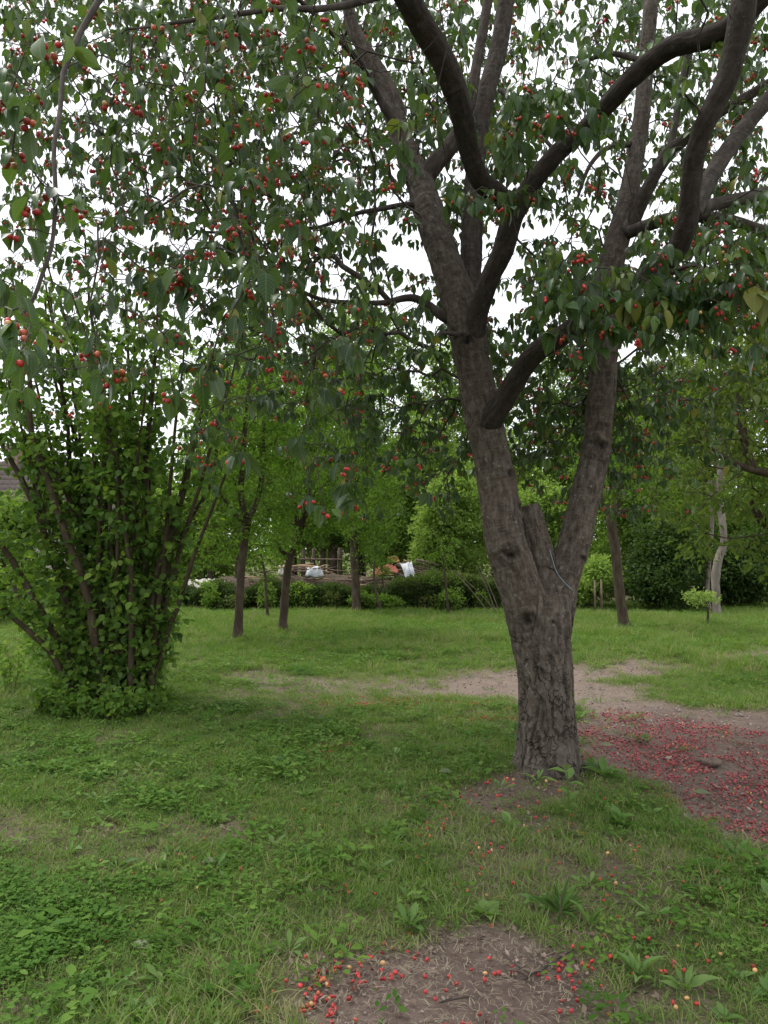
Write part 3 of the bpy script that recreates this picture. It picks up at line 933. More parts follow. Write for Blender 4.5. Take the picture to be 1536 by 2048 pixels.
FQ = LI.reshape(-1, 4)
bpy.data.objects.remove(tmp)
bpy.data.meshes.remove(ev)
# smooth (edge neighbours from quads)
E = np.vstack([FQ[:, [0, 1]], FQ[:, [1, 2]], FQ[:, [2, 3]], FQ[:, [3, 0]]])
deg = np.bincount(E[:, 0], minlength=nv) + np.bincount(E[:, 1], minlength=nv)
def smooth_v(X, it):
    for _ in range(it):
        acc = np.zeros_like(X)
        for c in range(X.shape[1]):
            acc[:, c] = np.bincount(E[:, 0], X[E[:, 1], c], nv) + np.bincount(E[:, 1], X[E[:, 0], c], nv)
        X = 0.4 * X + 0.6 * acc / deg[:, None]
    return X
V = smooth_v(V, 4)
def vnormals(V):
    a = np.cross(V[FQ[:, 2]] - V[FQ[:, 0]], V[FQ[:, 3]] - V[FQ[:, 1]])
    n = np.zeros_like(V)
    for j in range(4):
        for c in range(3):
            n[:, c] += np.bincount(FQ[:, j], a[:, c], nv)
    return unit(n)
VN = vnormals(V)
# nearest limb sample of every vertex
best = np.full(nv, 1e9); bi = np.zeros(nv, int)
for c0 in range(0, nv, 20000):
    sl = slice(c0, c0 + 20000)
    a_ = V[sl].astype(np.float32); b_ = samples[:, 1:4].astype(np.float32)
    d2 = (a_ ** 2).sum(1)[:, None] + (b_ ** 2).sum(1)[None] - 2 * a_ @ b_.T
    bi[sl] = np.argmin(np.sqrt(np.maximum(d2, 0)) - samples[None, :, 4].astype(np.float32), 1)
sm = samples[bi]
off = V - sm[:, 1:4]
q1 = np.sum(off * sm[:, 5:8], 1); q2 = np.sum(off * sm[:, 8:11], 1)
arc = sm[:, 11] + np.sum(off * sm[:, 12:15], 1)
rad = np.hypot(q1, q2) + 1e-6
limb_id = sm[:, 0].astype(int)
bark_v = np.stack([q1, q2, arc + limb_id * 7.3], -1)
# bark relief
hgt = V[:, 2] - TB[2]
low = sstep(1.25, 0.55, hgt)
lump = fbm(bark_v[:, 0] * 9, bark_v[:, 1] * 9, bark_v[:, 2] * 5, 61, 3)
ridge = 1 - np.abs(fbm(bark_v[:, 0] * 15 + 3 * lump * .3, bark_v[:, 1] * 15, bark_v[:, 2] * 3.2 + lump * .5, 65, 3)) * 2.2
furrow = -np.clip(ridge - 0.62, 0, 1) * 2.2
fine = fbm(bark_v[:, 0] * 46, bark_v[:, 1] * 46, bark_v[:, 2] * 24, 71, 2)
ring = fbm(q1 * 6, q2 * 6, bark_v[:, 2] * 42, 75, 2)
big = np.clip(rad / 0.12, 0.15, 1.2)
disp = big * (0.012 * lump + low * (0.028 * furrow + 0.006 * fine) + (1 - low) * (0.005 * ring + 0.004 * fine + 0.012 * furrow * 0.5))
# flare at the foot with root ridges
ang = np.arctan2(off[:, 1], off[:, 0])
foot = np.exp(-np.clip(hgt, 0, 9) / 0.13)
disp += foot * (0.034 + 0.030 * np.sin(ang * 5 + 0.7))
# scars of lost limbs
scar = np.zeros(nv)
VX, VY, VZ = proj(V)
def facing_vertex(px, py):
    X, Y, Z = VX, VY, VZ
    cost = np.hypot(X - px, Y - py) / 6 + Z * 40
    cost[np.hypot(X - px, Y - py) > 14] = 1e9
    return int(np.argmin(cost))
for px, py, r, depth, rim in ((1018, 1106, .075, .05, .02), (1058, 1238, .065, .055, .02), (933, 676, .07, .05, .012), (1196, 893, .085, .022, .03), (1108, 1243, .03, .02, .006),
                              (1029, 945, .05, .02, .02), (1168, 1118, .04, .02, .012), (1058, 1050, .03, .02, .008), (1052, 1012, .07, .03, .02), (1080, 1340, .04, .016, .006), (1213, 850, .035, .016, .008)):
    i = facing_vertex(px, py)
    nb = np.nonzero(np.sum((V - V[i]) ** 2, 1) < (r * 3.2) ** 2)[0]
    dv = V[nb] - V[i]
    wrp = np.stack([fbm(dv[:, 0] / r * 1.1 + px, dv[:, 1] / r * 1.1, dv[:, 2] / r * 1.1 + k_ * 5.0, 93, 3) for k_ in range(3)], -1) * r * 0.55
    dv = dv + wrp
    dist = np.sqrt(dv[:, 0] ** 2 + dv[:, 1] ** 2 + (dv[:, 2] * 1.35 + dv[:, 0] * .3) ** 2) * (1 + 0.25 * fine[nb])
    dist = dist * (1 + 0.35 * fbm(dv[:, 0] * 18, dv[:, 1] * 18, dv[:, 2] * 18 + px, 91, 2))
    f = np.exp(-(dist / (r * .6)) ** 2)
    disp[nb] += -depth * .6 * f + rim * .7 * np.exp(-((dist - r) / (r * .5)) ** 2)
    scar[nb] = np.maximum(scar[nb], np.clip(np.exp(-(dist / (r * .8)) ** 2) * 1.2 * (0.75 + 1.0 * fine[nb]), 0, .95))
V = V + VN * disp[:, None]
V = smooth_v(V, 0)
# cut into trunk and limbs, each a mesh of its own
fl = limb_id[FQ]
fid = np.where(fl[:, 0] == fl[:, 2], fl[:, 0], np.minimum(fl[:, 0], fl[:, 1]))
for li, nm in enumerate(limb_names):
    fs = FQ[fid == li]
    if not len(fs): continue
    used, inv = np.unique(fs, return_inverse=True)
    fs = inv.reshape(-1, 4)
    name = 'trunk' if nm == 'trunk' else ('stub' if nm == 'S' else 'limb')
    me = mesh_data(name, V[used] - TB, [fs], M_bark, {'scar': scar[used], 'low': low[used], 'upper': np.full(len(used), .35) * sstep(1.6, 3.2, hgt[used]) if nm in ('trunk', 'A', 'D', 'S') else np.full(len(used), .95 if nm in ('B', 'C', 'H') else .72)}, True, {'bark': bark_v[used]})  # 'upper': amount of painted-in shade, by height on trunk and main forks, fixed per limb elsewhere
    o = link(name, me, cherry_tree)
    if nm == 'S': o['label'] = 'short broken dead stub between the two main forks'
# single branches
for host, spec in BR:
    A = np.array([(*at(px, py, Y), w / 2 * Y / F) for px, py, Y, w in spec])
    A[-1, 3] *= .45
    S = spline(A, 6)
    S[1:-1, :3] += np.stack([fbm(S[1:-1, 0] * 5, S[1:-1, 2] * 5, k * 9.0, 81, 2) for k in range(3)], -1) * 0.012
    link('branch', MB().tube(S[:, :3], S[:, 3], 8).mesh('branch', M_twig, TB), cherry_tree)
    parent = sk.nearest(S[0, :3])
    sk.path(S[1::2, :3], parent)

# foliage: how much of each 96-pixel cell of the photograph the cherry's leaves cover
COVER = np.array([
 [.80, .75, .70, .80, .90, .85, .80, .80, .45, .50, .30, .30, .45, .50, .50, .50],
 [.75, .70, .70, .75, .90, .90, .85, .75, .45, .40, .40, .30, .40, .45, .45, .55],
 [.70, .55, .70, .80, .85, .90, .80, .70, .55, .45, .80, .60, .35, .35, .45, .50],
 [.55, .50, .75, .85, .85, .90, .80, .65, .45, .35, .65, .40, .35, .35, .45, .45],
 [.50, .45, .70, .80, .85, .80, .80, .65, .45, .60, .45, .35, .35, .35, .55, .55],
 [.30, .35, .60, .70, .75, .80, .75, .55, .25, .20, .25, .70, .55, .65, .85, .85],
 [.35, .30, .55, .60, .60, .80, .80, .65, .45, .30, .40, .92, .92, .85, .85, .85],
 [.50, .35, .30, .40, .50, .70, .80, .75, .50, .45, .65, .75, .75, .65, .60, .50],
 [.35, .08, .05, .10, .35, .40, .60, .70, .55, .45, .75, .65, .75, .65, .40, .20],
 [.00, .00, .00, .08, .30, .08, .28, .55, .50, .45, .65, .55, .65, .55, .20, .05],
 [.00, .00, .00, .00, .06, .00, .22, .25, .25, .25, .25, .25, .40, .30, .05, .00]])
COVER[:5, 8:] = np.clip(COVER[:5, 8:] * 1.28 + .05, 0, .9)
COVER[7:10, 8:14] = np.clip(COVER[7:10, 8:14] * 1.12, 0, .9)
lai = -np.log(1 - COVER * 0.97)
prob = lai / lai.sum()
limb_px = np.array([(*np.array(proj(s_[1:4]))[:2], s_[4] * F / s_[2], s_[2]) for s_ in samples])
def clear_of_limbs(px, py, Y):
    """a cluster that would hang in front of a thick limb goes behind it"""
    d = np.hypot(limb_px[:, 0] - px, limb_px[:, 1] - (py + 18)) - limb_px[:, 2] - 20
    k = int(np.argmin(d))
    if d[k] < 0 and Y < limb_px[k, 3] + 0.12 and limb_px[k, 2] > 9:
        return limb_px[k, 3] + rng.uniform(0.2, 1.3)
    return Y
clusters = []          # point, leaf scale, number of leaves, fruit chance
fill = np.zeros(COVER.shape)
todo = [(r_, k_) for r_ in range(11) for k_ in range(16)]
while todo:
    r_, k_ = todo[int(rng.integers(len(todo)))]
    if fill[r_, k_] >= lai[r_, k_] * 2.25:
        todo.remove((r_, k_)); continue
    px, py = (k_ + rng.uniform()) * 96, (r_ + rng.uniform()) * 96 - 26
    if px < 720:
        Y = rng.uniform(3.1, 4.4) if rng.uniform() < 0.13 else rng.uniform(4.4, 8.2)
    elif px > 1070 and 470 < py < 700:
        Y = rng.uniform(3.7, 4.9) if rng.uniform() < .7 else rng.uniform(5.4, 7.0)
    elif py > 700:
        Y = rng.uniform(5.9, 7.6)
    else:
        Y = rng.uniform(3.9, 8.2)
    Y = clear_of_limbs(px, py, Y)
    nl_ = int(rng.integers(4, 9))
    fill[r_, k_] += nl_ * .00175 * (F / Y) ** 2 / 9216
    clusters.append((at(px, py, Y), rng.uniform(.82, 1.1), nl_, 0.42 if px < 720 else 0.30))
for px, py, Y, sc, n in ((905, 395, 4.55, 1, 7), (940, 388, 4.6, 1, 7), (985, 384, 4.6, 1, 7), (1030, 388, 4.6, 1, 8), (1072, 384, 4.6, 1, 7), (1005, 410, 4.5, 1, 7), (960, 408, 4.5, 1, 7),
        (1100, 190, 4.1, 1, 8), (1060, 190, 4.2, 1, 7), (1150, 185, 4.1, 1, 8), (1190, 225, 4.0, 1, 7), (1040, 225, 4.2, 1, 7), (1110, 235, 4.1, 1, 8), (1178, 265, 4.1, 1, 8), (1145, 250, 4.1, 1, 7),
        (1005, 265, 4.3, 1, 7), (1036, 290, 4.3, 1, 8), (1040, 325, 4.3, 1, 6), (800, 290, 4.7, 1, 8), (820, 330, 4.7, 1, 7), (812, 240, 4.7, 1, 7), (870, 255, 4.2, 1.1, 4),
        (1140, 575, 4.2, 1.1, 8), (1185, 600, 4.0, 1.15, 8), (1225, 585, 4.0, 1.15, 9), (1265, 610, 4.0, 1.15, 8), (1215, 645, 3.9, 1.15, 8), (1165, 640, 4.0, 1.1, 8), (1310, 590, 4.0, 1.1, 8), (1280, 560, 4.1, 1.1, 8), (1205, 660, 3.9, 1.1, 6),
        (1340, 560, 4.0, 1.1, 8), (1380, 575, 3.9, 1.15, 8), (1420, 590, 3.9, 1.15, 8), (1460, 570, 3.8, 1.15, 8), (1490, 545, 3.8, 1.15, 8), (1520, 580, 3.8, 1.15, 8), (1330, 500, 4.0, 1.1, 8), (1400, 545, 3.9, 1.1, 8),
        (1120, 665, 4.2, 1, 7), (1195, 700, 4.0, 1.1, 5), (1430, 460, 4.0, 1, 6), (1500, 490, 4.0, 1, 7), (1300, 640, 4.2, 1, 7), (1360, 620, 4.1, 1, 7),
        (60, 650, 2.05, 1.05, 7), (25, 620, 2.1, 1.0, 5), (40, 705, 1.95, 1.15, 6), (5, 560, 2.3, 1, 6), (205, 745, 2.75, 1.05, 8), (245, 730, 2.75, 1, 5), (180, 690, 2.7, 1, 7), (345, 780, 3.2, 1, 6), (412, 745, 3.1, 1, 6), (475, 905, 3.1, 1, 7), (330, 560, 3.2, 1, 7), (380, 570, 3.2, 1, 6),
        (20, 190, 2.2, 1.05, 6), (60, 230, 2.2, 1.05, 6), (110, 80, 2.2, 1.05, 6), (25, 300, 2.3, 1, 6), (55, 400, 2.4, 1, 6), (100, 380, 2.5, 1, 6), (30, 460, 2.4, 1, 6), (155, 400, 2.8, 1, 6), (470, 620, 3.2, 1, 7), (520, 540, 3.0, 1, 7), (580, 430, 3.2, 1, 8),
        (700, 965, 4.0, 1, 7), (712, 1000, 4.0, 1, 6), (690, 930, 4.0, 1, 6), (600, 880, 4.2, 1, 5), (840, 920, 5.0, .9, 5), (865, 985, 5.0, .9, 4)):
    clusters.append((at(px, py, Y), sc * (1.05 if px < 300 else 1.32), n, 0.6))
for _ in range(34):
    clusters.append((at(rng.uniform(1090, 1560), rng.uniform(520, 655), rng.uniform(3.8, 4.5)), 1.25, 7, .3))
# beyond the frame: the same crown goes on above and to both sides
for _ in range(420):
    a, rr = rng.uniform(0, 6.283), 3.6 * math.sqrt(rng.uniform(0.05, 1))
    p = np.array((TREE[0] - 0.4 + rr * math.cos(a) * 1.05, TREE[1] - .3 + rr * math.sin(a), rng.uniform(3.2, 6.4)))
    X, Y, Z = proj(p)
    if p[1] > 0.6 and -60 < X < 1600 and Y > -60: continue
    if np.linalg.norm(p - np.array((0, 0, CAM_H))) < 1.5: continue
    clusters.append((p, 1.0, rng.integers(5, 9), 0.3))
for nm in ('trunk', 'A', 'D', 'S', 'H'):
    for i in limb_nodes[nm]:
        if sk.P[i, 2] < (2.85 if nm == 'H' else 3.0): sk.cost[i] += 60
tips = sk.grow([c[0] for c in clusters], 0.14, 0.30, 0.34, 0.10)
build_branches(sk, cherry_tree, TB, M_twig, 0.0021, 0.44, 0.010, 0.022)

lv = Leaves()
fruit = []
pet = []
for (p, sc, n, fc), tip in zip(clusters, tips):
    a = rng.uniform(0, 6.283) + np.arange(n) * 2.4 + rng.normal(0, .3, n)
    out = np.stack([np.cos(a), np.sin(a), np.zeros(n)], -1)
    down = rng.uniform(0.15, 1.9, n)
    d = unit(out * rng.uniform(.5, 1.1, n)[:, None] + np.array((0, 0, -1.0)) * down[:, None] + rng.normal(0, .12, (n, 3)))
    nn = out * 0.9 + np.array((0, 0, .65)) + rng.normal(0, .45, (n, 3))
    L = rng.uniform(.046, .104, n) * sc
    start = p + out * rng.uniform(.012, .035, n)[:, None] * sc + rng.normal(0, .014, (n, 3))
    ti = np.clip(rng.normal(0.36, 0.20) + rng.normal(0, .14, n), 0, .80)
    ti[rng.uniform(size=n) < 0.006] = 0.98
    lv.add(start, d, nn, L, L * rng.uniform(.43, .57, n), ti)
    pet.append(np.concatenate([np.repeat(p[None], n, 0), start], 1))
    if rng.uniform() < fc:
        for _ in range(int(rng.integers(2, 7))):
            q = p + np.array((rng.normal(0, .02), rng.normal(0, .02), -rng.uniform(.022, .055)))
            fruit.append((q, rng.uniform(.0100, .0118), rng.uniform()))
            pet.append(np.concatenate([p, q + (0, 0, .009)])[None])
lv.done()
crown = split_leaves(lv, cherry_tree, TB, M_cherry_leaf, CHERRY_T, 300)
pet = np.vstack(pet)
a_, b_ = pet[:, :3], pet[:, 3:]
ax = unit(b_ - a_)
s1 = unit(np.cross(ax, np.array((.3, .5, .8)))); s2 = np.cross(ax, s1)
ring = [s1 * .0012, (-.5 * s1 + .87 * s2) * .0012, (-.5 * s1 - .87 * s2) * .0012]
PV = np.stack([a_ + q for q in ring] + [b_ + q * .8 for q in ring], 1).reshape(-1, 3)
k6 = np.arange(len(pet))[:, None] * 6
stalk = MB().add(PV, np.vstack([k6 + np.array(q) for q in ((0, 1, 4, 3), (1, 2, 5, 4), (2, 0, 3, 5))]))
o = link('leaf_stalks', stalk.mesh('leaf_stalks', leaf_mat('stalk', [(.10, .13, .04)] * 2, .1), TB), cherry_tree)
o['kind'] = 'stuff'

def cherry_shape(nu=10, nr=6):
    V = [(0, 0, .80)]
    for i in range(1, nr):
        th = math.pi * i / nr
        r = math.sin(th)
        z = math.cos(th) * 0.93
        if i == 1: r, z = 0.42, .86
        V += [(r * math.cos(2 * math.pi * j / nu), r * math.sin(2 * math.pi * j / nu), z) for j in range(nu)]
    V.append((0, 0, -.93))
    F3 = [(0, 1 + j, 1 + (j + 1) % nu) for j in range(nu)]
    F4 = []
    for i in range(nr - 2):
        a = 1 + i * nu
        F4 += [(a + j, a + nu + j, a + nu + (j + 1) % nu, a + (j + 1) % nu) for j in range(nu)]
    e = len(V) - 1
    F3 += [(e, e - nu + (j + 1) % nu, e - nu + j) for j in range(nu)]
    return np.array(V), np.array(F4), np.array(F3)
CV, CF4, CF3 = cherry_shape()
LV, LF4, LF3 = cherry_shape(6, 4)
CHERRY_ME = [mesh_data('cherry', CV, [CF4, CF3], mm, None, True) for mm in (M_red, M_orange, M_yellow)]
GROUND_ME = [mesh_data('fallen_cherry', CV * np.array((1, 1, zz)) * (1 + .10 * fbm(CV[:, 0] * 2 + zz * 9, CV[:, 1] * 2, CV[:, 2] * 2, 181, 2))[:, None], [CF4, CF3], mm, None, True) for mm, zz in ((M_dull, .9), (M_orange, .85), (M_yellow, .9), (M_brown, .6), (M_dull, .6), (M_red, .92), (M_red, .7))]
def hue_pick(u):
    return 0 if u < 0.74 else (1 if u < 0.94 else 2)
fp = np.array([f[0] for f in fruit])
X, Y, Z = proj(fp)
sc_ = np.where((X > 0) & (X < 1536) & (Y > 0), 1 / Z, -1)
order = np.argsort(-sc_)
restf = [MB(), MB(), MB()]
for rank, i in enumerate(order):
    q, r_, u = fruit[i]
    h = hue_pick(u)
    if rank < 300:
        o = bpy.data.objects.new('cherry', CHERRY_ME[h])
        C.objects.link(o)
        o.parent = cherry_tree
        o.location = q - TB
        o.scale = (r_,) * 3
        o.rotation_euler = (rng.normal(0, .3), rng.normal(0, .3), rng.uniform(0, 6))
    else:
        restf[h].add(LV * r_ + q, LF4, LF3)
for mb, mm, nm in zip(restf, (M_red, M_orange, M_yellow), ('red_cherries', 'orange_cherries', 'yellow_cherries')):
    if mb.n:
        o = link(nm, mb.mesh(nm, mm, TB), cherry_tree)
        o['kind'] = 'stuff'

# thin blue-grey wire caught in the fork
wp = []
for px, py in ((1100, 1098), (1108, 1118), (1110, 1138), (1120, 1155), (1136, 1172), (1147, 1180)):
    i = facing_vertex(px, py)
    wp.append(V[i] + np.array((0, -0.012, 0)))
WS = spline(np.array(wp), 6)
WB = WS[0].copy()
tag(link('wire', MB().tube(WS, np.full(len(WS), .0028), 6).mesh('wire', plain_mat('wire', (.22, .30, .36), (.30, .38, .44), 30, .5), WB), None, WB),
    'thin blue-grey wire looped across the fork of the cherry trunk', 'wire')

# ------------------------------------------------------------------ other trees and shrubs
def fan_leaves(lv, tips, per, spread, L0, L1, ratio, droop, tint, tsd):
    """leaves scattered round twig ends"""
    tips = np.asarray(tips)
    n = len(tips) * per
    c = np.repeat(tips, per, 0)
    o_ = unit(rng.normal(0, 1, (n, 3))) * (spread * rng.uniform(0, 1, n) ** .6)[:, None]
    o_[:, 2] *= 0.7
    d = unit(o_ / spread + rng.normal(0, .5, (n, 3)) + np.array((0, 0, -droop)))
    nn = np.array((0, 0, 1.0)) + rng.normal(0, .55, (n, 3))
    L = rng.uniform(L0, L1, n)
    ct = np.repeat(rng.normal(0, tsd, len(tips)), per)
    lv.add(c + o_, d, nn, L, L * ratio * rng.uniform(.85, 1.15, n), np.clip(tint + ct + rng.normal(0, .13, n), 0, 1))

def crown_points(blobs, n):
    """points inside a set of ellipsoids (centre, half sizes), with more towards their skin"""
    w = np.array([b[1][0] * b[1][1] * b[1][2] for b in blobs]) ** .8
    k = rng.choice(len(blobs), n, p=w / w.sum())
    c = np.array([b[0] for b in blobs])[k]; h = np.array([b[1] for b in blobs])[k]
    v = unit(rng.normal(0, 1, (n, 3))) * (rng.uniform(0.05, 1, n) ** .42)[:, None]
    return c + v * h

def trunk_mesh(spec, mat, base, k=12, lump=0.012):
    A = np.array([(*at(px, py, Y), w / 2 * Y / F) for px, py, Y, w in spec])
    S = spline(A, 8)
    mb = MB().tube(S[:, :3], S[:, 3], k)
    W = mb.V[0]
    nrm = W[:len(S) * k] - np.repeat(S[:, :3], k, 0)
    W[:len(S) * k] += nrm * (0.22 * fbm(W[:len(S) * k, 0] * 14, W[:len(S) * k, 1] * 14, W[:len(S) * k, 2] * 5, 95, 3))[:, None]
    hh = W[:len(S) * k, 2] - base[2]
    W[:len(S) * k] += nrm * (0.35 * np.exp(-np.clip(hh, 0, 9) / .08))[:, None] * np.array((1, 1, 0))
    mb.V[0] = W
    return mb.mesh('trunk', mat, base), S

def tree(name, label, cat, base_px, trunk, limbs, blobs, ntips, per, spread, leaf, mat_leaf, mat_bark, tint=.5, tsd=.12, group=None, r_tip=.004, thick=.016, rmax=.05, droop=.2, templ=SIMPLE_T, single=0, expo=.48, wc=.3):
    base = gza(*base_px) if len(base_px) == 2 else np.array(base_px, float)
    t_ = thing(name, base, label, cat, group)
    me, S = trunk_mesh(trunk, mat_bark, base)
    link('trunk', me, t_)
    sk = Skel(40000)
    sk.path(S[:, :3])
    for sp in limbs:
        A = np.array([(*at(px, py, Y), w / 2 * Y / F) for px, py, Y, w in sp])
        L = spline(A, 6)
        link('limb', MB().tube(L[:, :3], L[:, 3], 9).mesh('limb', mat_bark, base), t_)
        sk.path(L[:, :3], sk.nearest(L[0, :3]))
    pts = crown_points([(at(px, py, Y), (rx * Y / F, ry, rz * Y / F)) for px, py, Y, rx, ry, rz in blobs], ntips)
    tips = sk.grow(pts, .3, wc, .05, .12)
    build_branches(sk, t_, base, mat_bark, r_tip, expo, thick, rmax, 'branch', 'twigs', 3)
    lv = Leaves()
    fan_leaves(lv, pts, per, spread, leaf[0], leaf[1], leaf[2], droop, tint, tsd)
    lv.done()
    if single:
        split_leaves(lv, t_, base, mat_leaf, templ, single)
    else:
        o = link('crown', lv.mesh(np.ones(len(lv.p), bool), 'crown', mat_leaf, templ, base), t_)
        o['kind'] = 'stuff'
    return t_

def depth_of(px, py):
    return float(gnd(px, py)[1])
Y1, Y2, Y3, Y4, Y5 = depth_of(475, 1280), depth_of(565, 1263), depth_of(712, 1224), depth_of(1250, 1256), depth_of(1433, 1231)
tree('plum_tree', 'slim dark fruit tree forking low, first trunk right of the multi-stemmed bush', 'tree', (475, 1280),
     [(474, 1284, Y1, 20), (478, 1220, Y1, 17.5), (483, 1140, Y1, 16), (490, 1075, Y1, 16), (494, 1038, Y1, 17)],
     [[(494, 1042, Y1, 13), (482, 990, Y1 - .1, 12), (486, 910, Y1 - .2, 11), (494, 810, Y1 - .3, 9), (505, 690, Y1 - .2, 7)],
      [(494, 1042, Y1, 13), (515, 1000, Y1 + .1, 12), (527, 930, Y1 + .2, 10), (526, 860, Y1 + .2, 9), (545, 740, Y1 + .3, 6)],
      [(492, 1050, Y1, 9), (468, 1025, Y1 - .2, 8), (440, 985, Y1 - .4, 6), (425, 950, Y1 - .5, 4)]],
     [(440, 940, Y1, 90, 1.1, 120), (560, 930, Y1, 80, 1.0, 110), (500, 800, Y1, 100, 1.1, 130), (520, 660, Y1, 70, .8, 90), (430, 1080, Y1, 60, .7, 50), (545, 1060, Y1, 50, .7, 50)],
     520, 26, .20, (.06, .095, .5), M_plum_leaf, M_fruit_bark, .5, .14, 'slim dark fruit trees at the far side of the lawn')
tree('plum_tree', 'slim dark fruit tree with a bent trunk, middle of the three far lawn trees', 'tree', (565, 1263),
     [(564, 1266, Y2, 20), (568, 1215, Y2, 17), (574, 1150, Y2, 15), (582, 1110, Y2, 15), (596, 1075, Y2, 14), (604, 1050, Y2, 13)],
     [[(600, 1060, Y2, 15), (615, 1005, Y2, 13), (620, 940, Y2 + .1, 11), (624, 860, Y2 + .2, 8), (632, 760, Y2 + .2, 5)],
      [(598, 1070, Y2, 12), (590, 1020, Y2 - .1, 10), (580, 960, Y2 - .2, 8), (575, 880, Y2 - .3, 6)],
      [(580, 1115, Y2, 11), (562, 1100, Y2 - .1, 8), (548, 1080, Y2 - .2, 5)]],
     [(640, 920, Y2, 90, 1.1, 110), (590, 830, Y2, 90, 1.0, 120), (660, 1030, Y2, 70, .8, 60), (560, 1070, Y2, 55, .7, 50), (640, 740, Y2, 60, .8, 80)],
     480, 26, .20, (.06, .095, .5), M_plum_leaf, M_fruit_bark, .55, .14, 'slim dark fruit trees at the far side of the lawn')
tree('plum_tree', 'straight dark fruit tree standing close in front of the low hedge', 'tree', (712, 1224),
     [(713, 1227, Y3, 19), (712, 1180, Y3, 17), (709, 1110, Y3, 16), (705, 1040, Y3, 15), (702, 980, Y3, 14)],
     [[(702, 985, Y3, 12), (695, 920, Y3, 9), (690, 840, Y3, 6)], [(703, 985, Y3, 11), (722, 930, Y3, 8), (735, 850, Y3, 5)]],
     [(720, 960, Y3, 100, 1.3, 90), (690, 860, Y3, 90, 1.3, 100), (770, 880, Y3, 70, 1.1, 90), (740, 1060, Y3, 60, .8, 50), (710, 760, Y3, 70, 1, 70)],
     520, 26, .24, (.07, .11, .5), M_plum_leaf, M_fruit_bark, .6, .14, 'slim dark fruit trees at the far side of the lawn')
tree('plum_tree', 'bare leaning dark trunk right of the cherry tree, mossy at its foot', 'tree', (1250, 1256),
     [(1251, 1259, Y4, 25), (1245, 1230, Y4, 21), (1238, 1180, Y4, 20), (1233, 1120, Y4, 20), (1226, 1070, Y4, 19), (1222, 1035, Y4, 19), (1230, 1020, Y4, 15)],
     [[(1228, 1030, Y4, 14), (1240, 980, Y4, 11), (1246, 910, Y4, 8), (1262, 830, Y4, 5)], [(1222, 1038, Y4, 10), (1208, 1010, Y4, 7), (1196, 960, Y4, 5)], [(1230, 1025, Y4, 9), (1290, 1015, Y4 + .2, 6), (1340, 1000, Y4 + .3, 4)]],
     [(1230, 960, Y4, 90, 1, 60), (1290, 900, Y4, 90, 1.1, 80), (1200, 880, Y4, 70, 1, 80), (1310, 1000, Y4, 60, .8, 40)],
     260, 20, .2, (.05, .085, .5), M_plum_leaf, M_fruit_bark, .35, .14, 'slim dark fruit trees at the far side of the lawn')
tree('pale_tree', 'pale smooth-barked crooked trunk at the right end of the lawn', 'tree', (1433, 1231),
     [(1434, 1234, Y5, 15), (1432, 1190, Y5, 15), (1431, 1150, Y5, 17), (1438, 1115, Y5, 16), (1447, 1085, Y5, 13), (1444, 1040, Y5, 14), (1438, 990, Y5, 13), (1440, 940, Y5, 12)],
     [[(1440, 945, Y5, 10), (1425, 880, Y5, 8), (1420, 800, Y5, 5)], [(1440, 950, Y5, 9), (1465, 890, Y5, 7), (1480, 810, Y5, 5)]],
     [(1420, 850, Y5, 110, 1.4, 90), (1490, 780, Y5, 100, 1.4, 110), (1400, 740, Y5, 90, 1.2, 90)],
     240, 22, .26, (.06, .10, .45), M_olive_leaf, M_pale_bark, .45, .14)
tree('pale_tree', 'thin pale stem just behind the crooked pale trunk', 'tree', (1416, 1222),
     [(1417, 1224, Y5 + 1.2, 12), (1414, 1180, Y5 + 1.2, 10), (1418, 1120, Y5 + 1.2, 9), (1424, 1050, Y5 + 1.2, 8), (1420, 960, Y5 + 1.2, 6)],
     [], [(1390, 930, Y5 + 1.2, 90, 1.2, 80), (1440, 980, Y5 + 1.2, 70, 1.1, 60)], 120, 22, .26, (.06, .10, .45), M_olive_leaf, M_pale_bark, .5)
# broad tree whose trunk stands outside the frame on the right; its boughs hang into the picture
YW = 9.6
tree('walnut_tree', 'broad tree with olive green leaves hanging in from the right edge', 'tree', tuple(np.array((at(1720, 1400, YW)[0], YW, 0.0))),
     [(1720, 1365, YW, 70), (1715, 1250, YW, 62), (1700, 1100, YW, 58), (1680, 980, YW, 52), (1640, 880, YW, 44), (1620, 700, YW, 34), (1600, 480, YW, 22)],
     [[(1680, 985, YW, 26), (1600, 965, YW - .2, 21), (1540, 948, YW - .3, 17), (1490, 935, YW - .4, 14), (1450, 915, YW - .5, 10), (1418, 893, YW - .5, 6), (1390, 880, YW - .5, 3)],
      [(1505, 938, YW - .35, 20), (1488, 880, YW - .3, 17), (1480, 800, YW - .2, 13), (1470, 700, YW, 8)],
      [(1700, 1090, YW, 30), (1600, 1070, YW + .3, 25), (1530, 1045, YW + .4, 20), (1500, 1000, YW + .4, 10)],
      [(1640, 880, YW, 26), (1560, 760, YW + .3, 18), (1480, 620, YW + .5, 10)]],
     [(1470, 840, YW, 150, 1.0, 110), (1400, 760, YW, 120, 1.0, 110), (1510, 700, YW, 120, 1.0, 120), (1520, 1040, YW, 60, .8, 70), (1380, 1000, YW, 90, .8, 45), (1400, 1080, YW, 55, .6, 45), (1530, 1110, YW, 35, .6, 50), (1650, 900, YW, 160, 1.3, 200), (1640, 640, YW, 160, 1.3, 140), (1340, 880, YW, 70, .8, 60), (1500, 530, YW, 110, 1, 90)],
     560, 14, .22, (.08, .13, .42), M_olive_leaf, M_fruit_bark, .38, .15, None, .004, .014, .05, .5, LANCE_T, 200)

